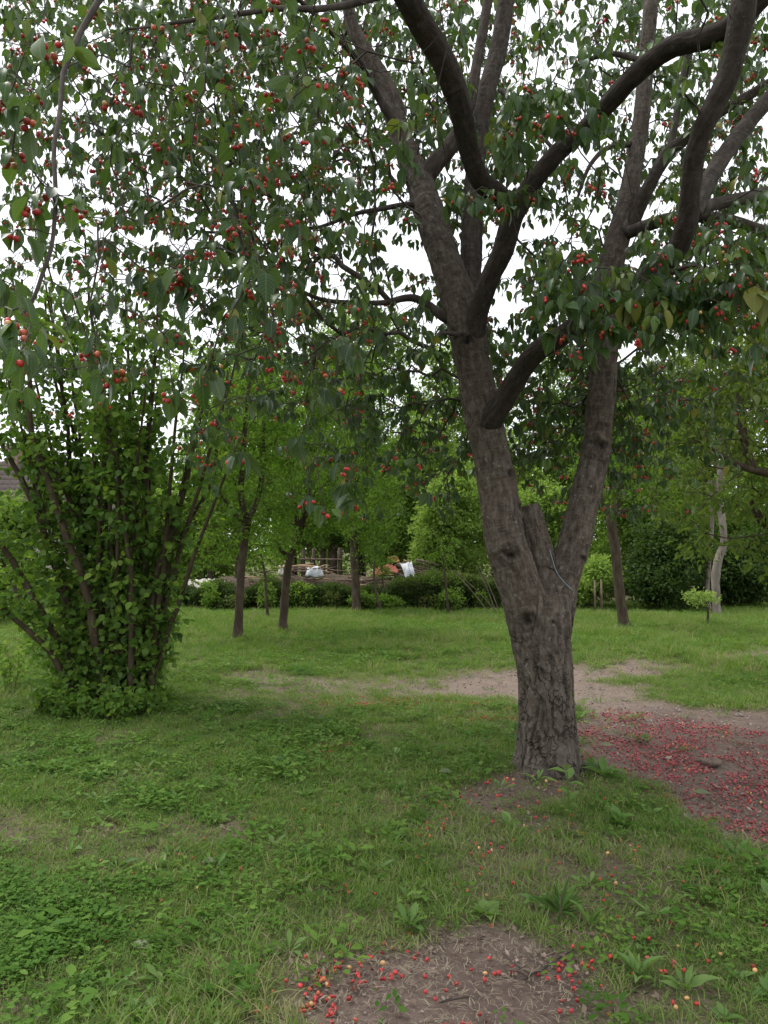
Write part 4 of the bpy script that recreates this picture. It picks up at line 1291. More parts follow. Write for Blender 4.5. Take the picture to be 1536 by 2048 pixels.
# ------------------------------------------------------------------ the multi-stemmed hazel
HB = gza(215, 1400)
hazel = thing('hazel_bush', HB, 'tall multi-stemmed bush fanning out from one base with round green leaves', 'bush')
YH = HB[1]
hs_ = Skel(60000)
stems = [  # pixel paths of the stems that stand out, then a fan of others
 [(180, 1398, -.1, 22), (130, 1300, -.2, 20), (60, 1190, -.3, 17), (0, 1085, -.4, 14), (-90, 950, -.5, 9)],
 [(195, 1400, .1, 24), (150, 1270, .1, 22), (110, 1130, .0, 20), (62, 1000, .0, 16), (0, 885, .0, 11), (-70, 770, .0, 6)],
 [(170, 1390, .2, 18), (118, 1330, .3, 17), (60, 1230, .4, 15), (10, 1140, .5, 12), (-60, 1030, .5, 8)],
 [(215, 1400, -.2, 26), (190, 1270, -.3, 23), (150, 1110, -.3, 20), (95, 960, -.3, 17), (62, 870, -.3, 15), (55, 720, -.3, 10), (45, 560, -.3, 6)],
 [(220, 1402, .0, 24), (185, 1200, .0, 20), (140, 1000, .0, 16), (75, 900, .0, 14), (40, 780, .1, 9), (20, 640, .1, 5)],
 [(232, 1402, -.1, 26), (215, 1240, -.1, 22), (205, 1080, -.1, 18), (210, 920, -.1, 16), (200, 780, -.1, 12), (180, 600, -.1, 7), (170, 470, -.1, 4)],
 [(250, 1404, .1, 26), (248, 1230, .1, 22), (250, 1050, .1, 18), (225, 880, .1, 15), (160, 740, .1, 10), (120, 600, .1, 6)],
 [(268, 1404, -.1, 26), (272, 1280, -.1, 24), (290, 1120, -.1, 20), (290, 960, -.1, 17), (302, 820, -.1, 13), (310, 700, -.1, 9), (318, 560, -.1, 5)],
 [(285, 1400, .1, 22), (285, 1250, .1, 18), (275, 1080, .1, 15), (262, 900, .1, 12), (258, 740, .1, 8), (250, 590, .1, 4)],
 [(300, 1396, .0, 20), (296, 1220, .0, 17), (318, 1130, .0, 14), (352, 1095, .0, 12), (385, 1030, .0, 11), (425, 955, .0, 10), (440, 860, .0, 7), (455, 740, .0, 4)],
 [(300, 1390, -.2, 18), (310, 1160, -.2, 15), (340, 1060, -.2, 12), (370, 950, -.2, 9), (395, 840, -.2, 6), (430, 700, -.2, 4)],
 [(240, 1400, .3, 20), (235, 1180, .3, 17), (240, 960, .4, 13), (285, 800, .5, 9), (330, 660, .5, 5)],
 [(150, 1388, -.2, 16), (95, 1300, -.4, 14), (20, 1230, -.6, 11), (-60, 1170, -.7, 7)],
 [(205, 1400, .3, 20), (160, 1180, .4, 17), (95, 1000, .5, 14), (20, 820, .6, 9), (-30, 660, .6, 5)],
 [(260, 1400, -.3, 16), (262, 1200, -.4, 13), (245, 1000, -.5, 10), (215, 850, -.6, 7), (190, 700, -.6, 4)],
 [(225, 1400, .2, 18), (200, 1150, .3, 15), (170, 940, .4, 12), (110, 760, .5, 8), (90, 600, .5, 5)],
]
for _ in range(20):
    bx = rng.uniform(170, 300); k = (bx - 235) / 65
    top = 225 + k * 230 + rng.normal(0, 60); ty = rng.uniform(480, 950); dd = rng.uniform(-.5, .5)
    stems.append([(bx, 1400, dd * .3, 13), ((bx * 2 + top) / 3 + rng.normal(0, 8), 1400 - (1400 - ty) * .35, dd * .6, 11), ((bx + 2 * top) / 3, 1400 - (1400 - ty) * .7, dd, 8), (top, ty, dd * 1.3, 4)])
for sp in stems:
    A = np.array([(*at(px, py, YH + dy), w * .40 * YH / F) for px, py, dy, w in sp])
    S = spline(A, 7)
    S[1:, :3] += np.stack([fbm(S[1:, 0] * 3, S[1:, 2] * 3, k * 7. + A[0, 0] * 9, 97, 2) for k in range(3)], -1) * 0.03
    link('stem', MB().tube(S[:, :3], S[:, 3], 8).mesh('stem', M_hazel_bark, HB), hazel)
    hs_.path(S[::2, :3])
# leaves crowd the lower and middle stems, thin out towards the tops
cand = []
ST = np.vstack([hs_.P[:hs_.n]])
px, py, _ = proj(ST)
w = np.where(py > 1385, .2, np.where(py > 850, 1.0, np.where(py > 650, .8, .55)))
w = w * np.where((px > 340), .35, 1)
for i in rng.choice(len(ST), 3300, p=w / w.sum()):
    cand.append(ST[i] + np.array((rng.normal(0, .12), rng.normal(0, .13), abs(rng.normal(0, .14)))))
for _ in range(230):   # low shoots round the base
    a, rr = rng.uniform(0, 6.283), .62 * math.sqrt(rng.uniform(.1, 1))
    cand.append(HB + np.array((rr * math.cos(a), rr * math.sin(a) * .7, rng.uniform(.05, .7))))
cand = np.array(cand)
hs_.grow(cand, .12, .05, .02, .1)
build_branches(hs_, hazel, HB, M_hazel_bark, .0022, .42, .011, .016, 'branch', 'twigs', 3)
lv = Leaves()
fan_leaves(lv, cand, 5, .085, .05, .088, .84, .25, .52, .19)
lv.done()
split_leaves(lv, hazel, HB, M_hazel_leaf, ROUND_T, 300)

# low leafy plants crowding the foot of the bush, each plant its own thing
def herb(base, h, nst, spread, per, L, mat, name, label, cat, group, templ=ROUND_T, ratio=.6, droop=.1, tint=.5):
    t_ = thing(name, base, label, cat, group)
    st, lv = MB(), Leaves()
    tips = []
    for _ in range(nst):
        a = rng.uniform(0, 6.283); rr = spread * math.sqrt(rng.uniform())
        top = base + np.array((rr * math.cos(a), rr * math.sin(a), h * rng.uniform(.6, 1.1)))
        root = base + np.array((rr * .35 * math.cos(a), rr * .35 * math.sin(a), -.01))
        c = spline(np.array([root, (root * .5 + top * .5) + rng.normal(0, .02, 3), top]), 4)
        st.tube(c, np.linspace(.004, .002, len(c)), 4, cap=False)
        tips += [c[4], c[6], c[-1]]
    fan_leaves(lv, tips, per, L * .8, L * .7, L * 1.2, ratio, droop, tint, .12)
    lv.done()
    link('stem', st.mesh('stem', M_hazel_bark, base), t_)
    o = link('leaves', lv.mesh(np.ones(len(lv.p), bool), 'leaves', mat, templ, base), t_)
    o['kind'] = 'stuff'
    return t_
for k in range(20):
    px = 70 + 260 * (k + rng.uniform(0, .8)) / 20
    py = 1415 + 22 * math.sin((px - 60) / 270 * math.pi) + rng.uniform(-10, 8)
    herb(gza(px, py), rng.uniform(.12, .28), 7, .16, 5, .06, M_hazel_leaf, 'nettle_plant', ('low leafy plant at the left foot of the multi-stemmed bush' if px < 160 else 'low leafy plant at the front foot of the multi-stemmed bush' if px < 245 else 'low leafy plant at the right foot of the multi-stemmed bush'), 'plant', 'low plants at the %s foot of the bush' % ('left' if px < 160 else 'front' if px < 245 else 'right'))
for k in range(7):
    herb(gza(rng.uniform(0, 120), rng.uniform(1290, 1395)), rng.uniform(.2, .4), 6, .16, 5, .06, M_mid_leaf, 'nettle_plant', 'knee-high weed left of the multi-stemmed bush', 'plant', 'weeds left of the bush', tint=.6)

# ------------------------------------------------------------------ beyond the lawn: hedge, shrubs, taller trees
YHG = float(gnd(768, 1221)[1])
hx0, hx1 = at(-160, 1200, YHG)[0], at(1010, 1200, YHG)[0]
hedge = thing('hedge', ((hx0 + hx1) / 2, YHG + .4, 0), 'low dark evergreen hedge along the far edge of the lawn', 'hedge')
hb = np.array(hedge.location)
n = 15000
X = rng.uniform(hx0, hx1, n); H = .66 + .42 * fbm(X * 1.3, X * 0 + 4, 0, 101, 3)
Yq = YHG + .40 + rng.uniform(-.42, .5, n) + .10 * fbm(X * 2, X * 0, 3.0, 105, 2)
z = .03 + H * rng.uniform(0, 1, n) ** .75
P = np.stack([X, Yq, z], -1)
lv = Leaves()
fan_leaves(lv, P, 5, .07, .06, .13, .34, -.5, .2, .05)
lv.done()
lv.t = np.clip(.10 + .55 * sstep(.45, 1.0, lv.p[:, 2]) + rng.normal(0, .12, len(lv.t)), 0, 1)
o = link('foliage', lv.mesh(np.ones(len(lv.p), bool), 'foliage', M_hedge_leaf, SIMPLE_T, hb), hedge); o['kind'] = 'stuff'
mb = MB()
for x in np.arange(hx0, hx1, .3):
    x += rng.normal(0, .05)
    p = np.array([(x, YHG + .4, -.02), (x + rng.normal(0, .06), YHG + .4, .4), (x + rng.normal(0, .1), YHG + .4, .8)])
    mb.tube(p, [.025, .02, .008], 5)
o = link('stems', mb.mesh('stems', M_fruit_bark, hb), hedge); o['kind'] = 'stuff'

def shrub(name, label, cat, px, Y, rx, top, bottom, mat, tint, ntips=150, per=26, leaf=(.07, .12, .5), spread=.30, group=None, ry=1.3, base_py=None):
    """a shrub or tree of many leaves, wide rx pixels to each side, from pixel row bottom up to top"""
    b = at(px, 1200, Y); base = np.array((b[0], Y, float(gz(b[0], Y))))
    t_ = thing(name, base, label, cat, group)
    mpp = Y / F
    zt, zb = at(px, top, Y)[2], max(at(px, bottom, Y)[2], .05)
    hgt = zt - zb
    w = rx * mpp
    blobs = []
    for _ in range(9):
        a = rng.uniform(0, 6.283); rr = rng.uniform(.2, .62)
        zz = zb + hgt * rng.uniform(.18, .80)
        taper = 1 - .55 * max(0, (zz - zb) / hgt - .45)
        blobs.append((base + np.array((w * rr * math.cos(a) * taper, ry * rr * math.sin(a), zz)), (w * rng.uniform(.35, .55), ry * .5, hgt * rng.uniform(.16, .28))))
    blobs.append((base + np.array((0, 0, zb + hgt * .5)), (w * .7, ry * .7, hgt * .45)))
    blobs.append((base + np.array((rng.normal(0, w * .2), 0, zb + hgt * .82)), (w * .4, ry * .4, hgt * .18)))
    pts = crown_points(blobs, ntips)
    pts[:, 2] = np.maximum(pts[:, 2], .08)
    sk = Skel(30000)
    stem = MB()
    nst = 3 if hgt < 4 else 1
    for q in range(nst):
        a = base + np.array((rng.normal(0, .12) * (nst > 1), rng.normal(0, .1), -.03))
        c = base + np.array((rng.normal(0, w * .25) * (nst > 1), rng.normal(0, .2), zb + hgt * .6))
        S = spline(np.array([a, a * .6 + c * .4 + rng.normal(0, .06, 3), c]), 5)
        stem.tube(S, np.linspace(.02 + .022 * hgt / nst, .015, len(S)), 6)
        sk.path(S)
    link('trunk', stem.mesh('trunk', M_fruit_bark, base), t_)
    sk.grow(pts, .5, .25, .03, .1)
    build_branches(sk, t_, base, M_fruit_bark, .0045, .45, 9, .04, 'branch', 'branches', 3)
    lv = Leaves()
    fan_leaves(lv, pts, per, spread, leaf[0], leaf[1], leaf[2], .15, tint, .13)
    lv.done()
    lv.p[:, 2] = np.maximum(lv.p[:, 2], .05)
    o = link('crown', lv.mesh(np.ones(len(lv.p), bool), 'crown', mat, SIMPLE_T, base), t_); o['kind'] = 'stuff'
    return t_

SH = [
 # name, label, px, Y, rx, top, bottom, material, tint, tips
 ('shrub', 'bright yellow-green shrub just left of the cherry trunk, behind the hedge', 905, 23.2, 105, 930, 1200, M_light_leaf, .55, 330),
 ('shrub', 'tall pale green shrub behind the bright one beside the cherry trunk', 985, 25.5, 120, 860, 1200, M_light_leaf, .45, 300),
 ('shrub', 'mid-green bush rising above the rusty sheet', 800, 25.5, 110, 930, 1150, M_mid_leaf, .6, 260),
 ('shrub', 'leafy bush behind the wood pile, between the two straight trunks', 640, 26.5, 110, 940, 1110, M_mid_leaf, .55, 240),
 ('shrub', 'olive bush above the white tarpaulin', 420, 25.0, 130, 900, 1150, M_mid_leaf, .65, 280),
 ('shrub', 'pale green bush seen through the right side of the multi-stemmed bush', 320, 25.5, 110, 960, 1190, M_light_leaf, .4, 200),
 ('shrub', 'green bush seen between the two forks of the cherry trunk', 1095, 23.0, 90, 950, 1205, M_light_leaf, .35, 230),
 ('shrub', 'small pale bush right of the cherry trunk with bare stems below', 1180, 20.8, 62, 1120, 1205, M_light_leaf, .45, 110),
 ('shrub', 'dense dark bush right of the leaning trunk', 1325, 20.6, 100, 1030, 1216, M_dark_leaf, .4, 330),
 ('shrub', 'dark bush behind the pale trunks', 1470, 21.4, 105, 1060, 1214, M_dark_leaf, .5, 300),
 ('shrub', 'mid-green bush above the dark bushes on the right', 1300, 23.8, 150, 900, 1200, M_mid_leaf, .6, 330),
 ('shrub', 'green bush behind the pale trunks at the right edge', 1500, 24.5, 140, 900, 1200, M_mid_leaf, .4, 300),
 ('shrub', 'low bright bush at the left edge below the house', 25, 17.0, 85, 1130, 1225, M_light_leaf, .35, 150),
 ('shrub', 'dark green bush between the hedge and the leaning trunk', 1090, 21.8, 70, 1120, 1216, M_dark_leaf, .6, 150),
 ('tall_tree', 'light green tall tree showing through the cherry leaves above the wood pile', 720, 30, 190, 560, 1120, M_light_leaf, .35, 330),
 ('tall_tree', 'light green tall tree showing behind the first fruit tree', 480, 31, 170, 640, 1120, M_light_leaf, .30, 280),
 ('tall_tree', 'light green tall tree rising behind the cherry trunk', 930, 32, 170, 640, 1120, M_light_leaf, .45, 280),
 ('tall_tree', 'tall olive tree behind the forked right limb', 1140, 31, 150, 680, 1120, M_mid_leaf, .8, 260),
 ('tall_tree', 'light tree filling the gap between the two slim fruit trees', 590, 28.5, 120, 800, 1120, M_light_leaf, .45, 220),
 ('tall_tree', 'light tree filling the gap left of the cherry trunk', 840, 28, 120, 800, 1120, M_light_leaf, .55, 220),
 ('tall_tree', 'mid-green tree right of the cherry, above the leaning trunk', 1260, 27.5, 130, 720, 1120, M_mid_leaf, .75, 240),
 ('tall_tree', 'tall tree rising behind the pale trunks', 1400, 30, 150, 620, 1120, M_olive_leaf, .5, 280),
 ('tall_tree', 'tall tree at the far right edge behind the olive leaves', 1570, 28, 130, 560, 1130, M_olive_leaf, .5, 230),
 ('tall_tree', 'small tree behind the multi-stemmed bush, right of the house', 290, 33, 80, 880, 1130, M_mid_leaf, .6, 150),
]
for nm, lab, px, Y, rx, top, bot, mm, ti, nt_ in SH:
    big = nm == 'tall_tree'
    shrub(nm, lab, 'tree' if big else 'bush', px, Y, rx, top, bot, mm, ti, int(nt_ * (1.8 if big else 1.35)), 40, (.13, .21, .52) if big else (.085, .14, .55), .46 if big else .31, 'tall trees behind the lawn' if big else 'bushes along the far side', 1.6 if big else 1.2)
for k in range(11):
    px = 350 + k * 62 + rng.uniform(-15, 15)
    shrub('low_bush', '%s low bush in front of the dark hedge, counted from the left' % ('first', 'second', 'third', 'fourth', 'fifth', 'sixth', 'seventh', 'eighth', 'ninth', 'tenth', 'eleventh')[k], 'bush', px, YHG - rng.uniform(-.2, .35), rng.uniform(18, 40), 1218 - rng.uniform(22, 60), 1222, (M_mid_leaf, M_plum_leaf, M_hedge_leaf)[k % 3], rng.uniform(.4, .9), 34, 30, (.06, .10, .5), .16, 'low bushes along the hedge', .3)
shrub('shrub', 'leafy bush in front of the house at the left edge', 'bush', 15, 22.0, 75, 985, 1205, M_mid_leaf, .6, 260, 36, (.085, .14, .55), .3, 'bushes along the far side', 1.0)
# a continuous wood far behind closes the view
n = 3300
X = rng.uniform(-30, 30, n)
zt = 6.4 + 1.8 * fbm(X * .12, X * 0, 0, 111, 3) + .6 * fbm(X * .6, X * 0, 0, 115, 2)
zt = np.where(X < -9, 2.2, zt)
P = np.stack([X, rng.uniform(41, 46, n), zt * rng.uniform(0.02, 1, n) ** .8], -1)
lv = Leaves()
fan_leaves(lv, P, 26, .7, .20, .34, .55, .1, .35, .15)
lv.done()
o = link('far_wood', lv.mesh(np.ones(len(lv.p), bool), 'far_wood', M_light_leaf, SIMPLE_T, (0, 44, 0)), None, (0, 44, 0))
tag(o, 'far-off wood closing the view behind the bushes', 'wood', kind='stuff')

# thin saplings in front of the hedge
for lab, sp, L in (
 ('thin sapling left of the middle fruit tree', [(536, 1238, 16.9, 7), (533, 1200, 16.9, 6), (530, 1150, 16.9, 5), (520, 1105, 16.9, 3)], (520, 1110, 45, 55)),
 ('thin forked sapling right of the straight fruit tree', [(764, 1226, 19.6, 5), (754, 1195, 19.6, 5), (748, 1150, 19.6, 4), (752, 1100, 19.6, 3)], (745, 1100, 35, 60)),
 ('slender sapling in front of the hedge below the rusty sheet', [(769, 1222, 20.2, 4), (766, 1180, 20.2, 4), (764, 1130, 20.2, 3)], (764, 1130, 25, 40)),
 ('slender green sapling in front of the bright shrub', [(897, 1230, 18.9, 6), (894, 1195, 18.9, 5), (890, 1150, 18.9, 4), (885, 1110, 18.9, 3)], (888, 1120, 48, 60)),
 ('small pale-leaved sapling standing in front of the pale trunk', [(1415, 1250, 16.4, 5), (1416, 1222, 16.4, 4), (1410, 1195, 16.4, 3)], (1405, 1195, 34, 17)),
):
    base = gza(sp[0][0], sp[0][1])
    Yb = base[1]
    sp = [(a, b, Yb, d) for a, b, c, d in sp]
    px, py, rx, rz = L
    tree('sapling', lab, 'sapling', (sp[0][0], sp[0][1]), sp, [], [(px, py, Yb, rx, .35, rz)], 42, 14, .13, (.05, .09, .45), M_light_leaf if 'pale' in lab else M_plum_leaf, M_fruit_bark, .85 if 'pale' in lab else .55, .1, 'saplings in front of the hedge', .0025, .05, .01)
# bare canes leaning out of the bush left of the trunk
for k in range(7):
    a = gza(985 + 6 * k + rng.normal(0, 3), 1232 + rng.normal(0, 3))
    b = at(900 + 18 * k + rng.normal(0, 10), 1160 - 8 * k + rng.normal(0, 10), a[1] + .3)
    S = spline(np.array([a, a * .5 + b * .5 + (0, 0, .06), b]), 5)
    tag(link('cane', MB().tube(S, np.linspace(.012, .006, len(S)), 5).mesh('cane', M_stick, a), None, a), 'bare pale cane leaning left beside the cherry trunk', 'cane', 'bare canes left of the trunk')
for k, px in enumerate((1190, 1203)):
    a = gza(px, 1228); b = at(px - 1, 1160, a[1])
    tag(link('stake', MB().tube(np.array([a - (0, 0, .05), (a + b) / 2 + (.01, 0, 0), b]), np.array([.03, .027, .024]), 8).mesh('stake', M_stick, a), None, a), ('short grey stake under the small pale bush, nearer the cherry trunk', 'short grey stake under the small pale bush, nearer the leaning trunk')[k], 'stake', 'grey stakes under the small pale bush')

# ------------------------------------------------------------------ house, wood pile and scrap behind the hedge
M_wall = plain_mat('house_plaster', (.30, .285, .25), (.40, .38, .34), 3, .9, .1)
M_tile = plain_mat('roof_tile', (.055, .042, .038), (.10, .078, .070), 6, .85, .4)
M_brick = plain_mat('chimney_brick', (.20, .13, .11), (.30, .2, .17), 9, .9, .4)
M_white = plain_mat('white_plastic', (.34, .36, .38), (.62, .64, .67), 4, .5, .25)
M_cream = plain_mat('cream_sheet', (.30, .28, .23), (.58, .56, .49), 5, .6, .25)
M_rust = plain_mat('rust', (.20, .045, .03), (.32, .09, .055), 9, .75, .3)
M_glass = plain_mat('window_glass', (.02, .025, .03), (.03, .035, .04), 2, .08, 0.0, .6)
M_frame = plain_mat('frame', (.55, .53, .5), (.62, .6, .56), 8, .6, .1)
M_log = plain_mat('cut_wood', (.33, .21, .12), (.46, .32, .20), 14, .8, .3)
hl, hr = at(-420, 1000, 27)[0], at(205, 1000, 27)[0]
HO = np.array(((hl + hr) / 2, 29.0, 0))
house = thing('house', HO, 'low pale house with brown tiled roof seen through the left bush', 'house')
hw = (hr - hl) / 2
eave, ridge, hd = 3.05, 5.15, 2.2
q = MB().box(HO + (0, hd, eave / 2 - .1), (hw - .3, hd, eave / 2 + .1))
for sgn in (-1, 1):
    x = sgn * (hw - .3)
    q.add(np.array([(x, 0, eave), (x, 2 * hd, eave), (x, hd, ridge - .12)]) + HO, None, [(0, 1, 2)])
link('wall', q.mesh('wall', M_wall, HO, False), house)
roof = link('roof', MB().add(np.array([(-hw, -.35, eave - .2), (hw, -.35, eave - .2), (hw, hd, ridge), (-hw, hd, ridge), (-hw, 2 * hd + .35, eave - .2), (hw, 2 * hd + .35, eave - .2)]) + HO, [(0, 1, 2, 3), (3, 2, 5, 4)]).mesh('roof', M_tile, HO, False), house)
nrow = 11
xs = np.linspace(-hw, hw, int(2 * hw / .06))
for i in range(nrow):
    t0, t1 = i / nrow, (i + 1.12) / nrow
    def pt(t): return -.37 + t * (hd + .37), eave - .19 + t * (ridge - eave + .19)
    (ya, za), (yb, zb) = pt(t0), pt(min(t1, 1.01))
    wv = .022 * np.abs(np.sin(xs * math.pi / .22))
    jit = .008 * fbm(xs * 4.5, xs * 0 + i * 3.3, 0, 121, 2)
    A = np.stack([xs, np.full_like(xs, ya), za + .055 + wv + jit], -1) + HO
    B = np.stack([xs, np.full_like(xs, yb), zb + .03 + wv], -1) + HO
    A0 = A - (0, 0, .045)
    k = len(xs); ii = np.arange(k - 1)
    link('tile_row', MB().add(np.vstack([A, B, A0]), np.vstack([np.stack([ii, ii + 1, k + ii + 1, k + ii], -1), np.stack([2 * k + ii, 2 * k + ii + 1, ii + 1, ii], -1)])).mesh('tile_row', M_tile, HO), roof)
cx = at(25, 900, 31)[0] - HO[0]
ch = link('chimney', MB().box(HO + (cx, hd, ridge + .15), (.22, .22, .55)).mesh('chimney', M_brick, HO, False), roof)
link('chimney_cap', MB().box(HO + (cx, hd, ridge + .74), (.28, .28, .045)).mesh('chimney_cap', M_wall, HO, False), roof)
for wx in (-3.6, -1.2):
    if abs(wx) > hw - .8: continue
    wn = link('window', MB().box(HO + (wx, -.012, 1.6), (.45, .02, .55)).mesh('window', M_glass, HO, False), house)
    fr = MB()
    for dx, dz, sx, sz in ((0, .58, .52, .05), (0, -.58, .52, .05), (-.48, 0, .05, .53), (.48, 0, .05, .53), (0, 0, .025, .53)):
        fr.box(HO + (wx + dx, -.03, 1.6 + dz), (sx, .03, sz))
    link('frame', fr.mesh('frame', M_frame, HO, False), wn)
# pile of cut branches behind the hedge
YP = YHG + 2.3
pb = np.array((at(640, 1150, YP)[0], YP, 0))
pile = thing('brushwood_pile', pb, 'long heap of cut branches and sticks behind the low hedge', 'wood pile')
for k in range(170):
    px = rng.uniform(500, 790) if k < 120 else rng.uniform(800, 870)
    h = .95 + .33 * math.exp(-((px - 620) / 60) ** 2) + (.32 if px > 800 else 0)
    z = rng.uniform(.35, 1) * h * .98
    c = np.array((at(px, 1150, YP)[0], YP + rng.uniform(-.5, .5), z))
    a = rng.normal(0, .5) if px < 800 else rng.normal(-.1, .3)
    tilt = rng.normal(0, .12) + (-.28 if px > 800 else 0)
    L = rng.uniform(.35, 1.1)
    d = np.array((math.cos(a) * math.cos(tilt), math.sin(a), math.sin(tilt)))
    S = np.array([c - d * L / 2, c + rng.normal(0, .03, 3), c + d * L / 2])
    r = rng.uniform(.012, .035)
    link('stick', MB().tube(spline(S, 3), np.linspace(r, r * .6, 7), 6).mesh('stick', M_stick if rng.uniform() < .8 else M_log, pb), pile)
def heap(name, px0, px1, Y, h, mat, lab):
    """a low mound of earth and rotted cuttings that carries the scrap"""
    x0, x1 = at(px0, 1150, Y)[0], at(px1, 1150, Y)[0]
    u, v = np.meshgrid(np.linspace(-1, 1, 40), np.linspace(-1, 1, 16))
    r = np.sqrt(np.clip(1 - u ** 4, 0, 1)) * np.sqrt(np.clip(1 - v ** 2, 0, 1))
    X = (x0 + x1) / 2 + u * (x1 - x0) / 2; Yq = Y + v * .7
    Z = h * r * (1 + .25 * fbm(X * 3, Yq * 3, 0, 131, 3)) - .03
    i = np.arange(16 * 40).reshape(16, 40)
    f = np.stack([i[:-1, :-1], i[:-1, 1:], i[1:, 1:], i[1:, :-1]], -1).reshape(-1, 4)
    b = np.array(((x0 + x1) / 2, Y, 0))
    return tag(link(name, mesh_data(name, np.stack([X, Yq, Z], -1).reshape(-1, 3) - b, [f], mat, None, True), None, b), lab, 'mound')
heap('earth_mound', 330, 890, YP + .2, .82, plain_mat('mound_earth', (.05, .035, .025), (.13, .095, .065), 5, .95, .5), 'brown mound of earth and cuttings behind the low hedge')

def sheet(name, corners, mat, lab, cat, sag=.1, rip=0.0, nu=14, nv_=10, thick=.012, seed=0):
    """bent sheet spanned by four corner points, with thickness"""
    c = [np.asarray(q, float) for q in corners]
    u, v = np.meshgrid(np.linspace(0, 1, nu), np.linspace(0, 1, nv_))
    P = ((1 - u) * (1 - v))[..., None] * c[0] + (u * (1 - v))[..., None] * c[1] + (u * v)[..., None] * c[2] + ((1 - u) * v)[..., None] * c[3]
    nrm = unit(np.cross(c[1] - c[0], c[3] - c[0]))
    if nrm[1] > 0: nrm = -nrm
    wv = sag * np.sin(v * math.pi) * 1.0 + .10 * fbm(u * 4, v * 3, seed * 3.0, 141 + seed, 3) + rip * np.sin(u * 26)
    P = P + wv[..., None] * nrm
    Q = P - nrm * thick
    k = nu * nv_
    i = np.arange(k).reshape(nv_, nu)
    f = np.stack([i[:-1, :-1], i[:-1, 1:], i[1:, 1:], i[1:, :-1]], -1).reshape(-1, 4)
    ring = np.concatenate([i[0, :], i[1:, -1], i[-1, -2::-1], i[-2:0:-1, 0]])
    rn = np.roll(ring, -1)
    fs = np.vstack([f, f[:, ::-1] + k, np.stack([ring, ring + k, rn + k, rn], -1)])
    V_ = np.vstack([P.reshape(-1, 3), Q.reshape(-1, 3)])
    b = V_.mean(0); b[2] = V_[:, 2].min()
    return tag(link(name, mesh_data(name, V_ - b, [fs], mat, None, True), None, b), lab, cat)
YS = YP - .55
sheet('rusty_sheet', [at(744, 1152, YS), at(798, 1146, YS + .05), at(790, 1128, YS + .6), at(758, 1132, YS + .6)], M_rust, 'rust-red metal sheet lying on the heap behind the hedge', 'metal sheet', .03, .012)
sheet('white_sheet', [at(812, 1160, YS - .15), at(832, 1158, YS - .15), at(823, 1124, YS + .3), at(799, 1128, YS + .3)], M_white, 'bent white plastic sheet beside the rusty metal sheet', 'plastic sheet', .12, 0, seed=1)
sheet('white_sack', [at(612, 1150, YS), at(648, 1150, YS), at(640, 1134, YS + .3), at(616, 1137, YS + .3)], M_white, 'white sack on top of the stick heap between two trunks', 'sack', .09, 0, seed=2, thick=.06)
sheet('cream_sack', [at(556, 1146, YS), at(582, 1144, YS), at(580, 1129, YS + .3), at(560, 1132, YS + .3)], M_cream, 'small cream sack half hidden by the middle fruit tree', 'sack', .08, 0, seed=3, thick=.06)
sheet('white_tarpaulin', [at(372, 1178, YS - .2), at(436, 1176, YS - .2), at(428, 1158, YS + .4), at(380, 1160, YS + .4)], M_cream, 'crumpled white tarpaulin on the heap left of the first fruit tree', 'tarpaulin', .12, .018, seed=4)
sheet('white_tarpaulin', [at(446, 1176, YS - .1), at(462, 1174, YS - .1), at(460, 1164, YS + .3), at(448, 1165, YS + .3)], M_cream, 'small scrap of white tarpaulin right beside the first fruit tree', 'tarpaulin', .05, .01, seed=5)
sheet('orange_sheet', [at(772, 1126, YS + .7), at(800, 1125, YS + .7), at(796, 1112, YS + .8), at(776, 1113, YS + .8)], plain_mat('ochre', (.16, .11, .025), (.27, .18, .04), 9, .7, .3), 'small ochre yellow sheet above the rusty metal sheet', 'metal sheet', .03)
# rail on two posts behind the heap
ra, rb = at(600, 1118, YP + 1.2), at(684, 1119, YP + 1.2)
rl = thing('rail_fence', (ra[0], ra[1], 0), 'single thin rail on dark posts behind the stick heap', 'fence')
link('rail', MB().tube(np.array([ra, (ra + rb) / 2, rb]), np.array([.03, .03, .03]), 6).mesh('rail', M_stick, np.array(rl.location)), rl)
for px, w_ in ((606, .07), (627, .06), (680, .07)):
    a = at(px, 1118, YP + 1.2)
    link('post', MB().tube(np.array([(a[0], a[1] + .06, -.05), (a[0], a[1] + .06, 1.2), (a[0], a[1] + .06, a[2] + .35)]), np.array([w_, w_, w_ * .95]), 8).mesh('post', M_fruit_bark, np.array(rl.location)), rl)
for px, w_, top, lab in ((662, 18, 1040, 'dark thick tree trunk in the shade behind the rail'), (643, 11, 1050, 'thinner grey trunk beside the dark one behind the rail')):
    a = at(px, 1150, YP + 3.5); b = at(px + 4, top, YP + 3.5)
    r = w_ / 2 * (YP + 3.5) / F
    bb = np.array((a[0], a[1], 0))
    tag(link('tree_trunk', MB().tube(spline(np.array([(a[0], a[1], -.05), (a[0] + .05, a[1], b[2] * .5), tuple(b), tuple(b + (.1, 0, 1.5))]), 5), np.linspace(r * 1.2, r * .7, 16), 10).mesh('tree_trunk', M_fruit_bark, bb), None, bb), lab, 'tree trunk')

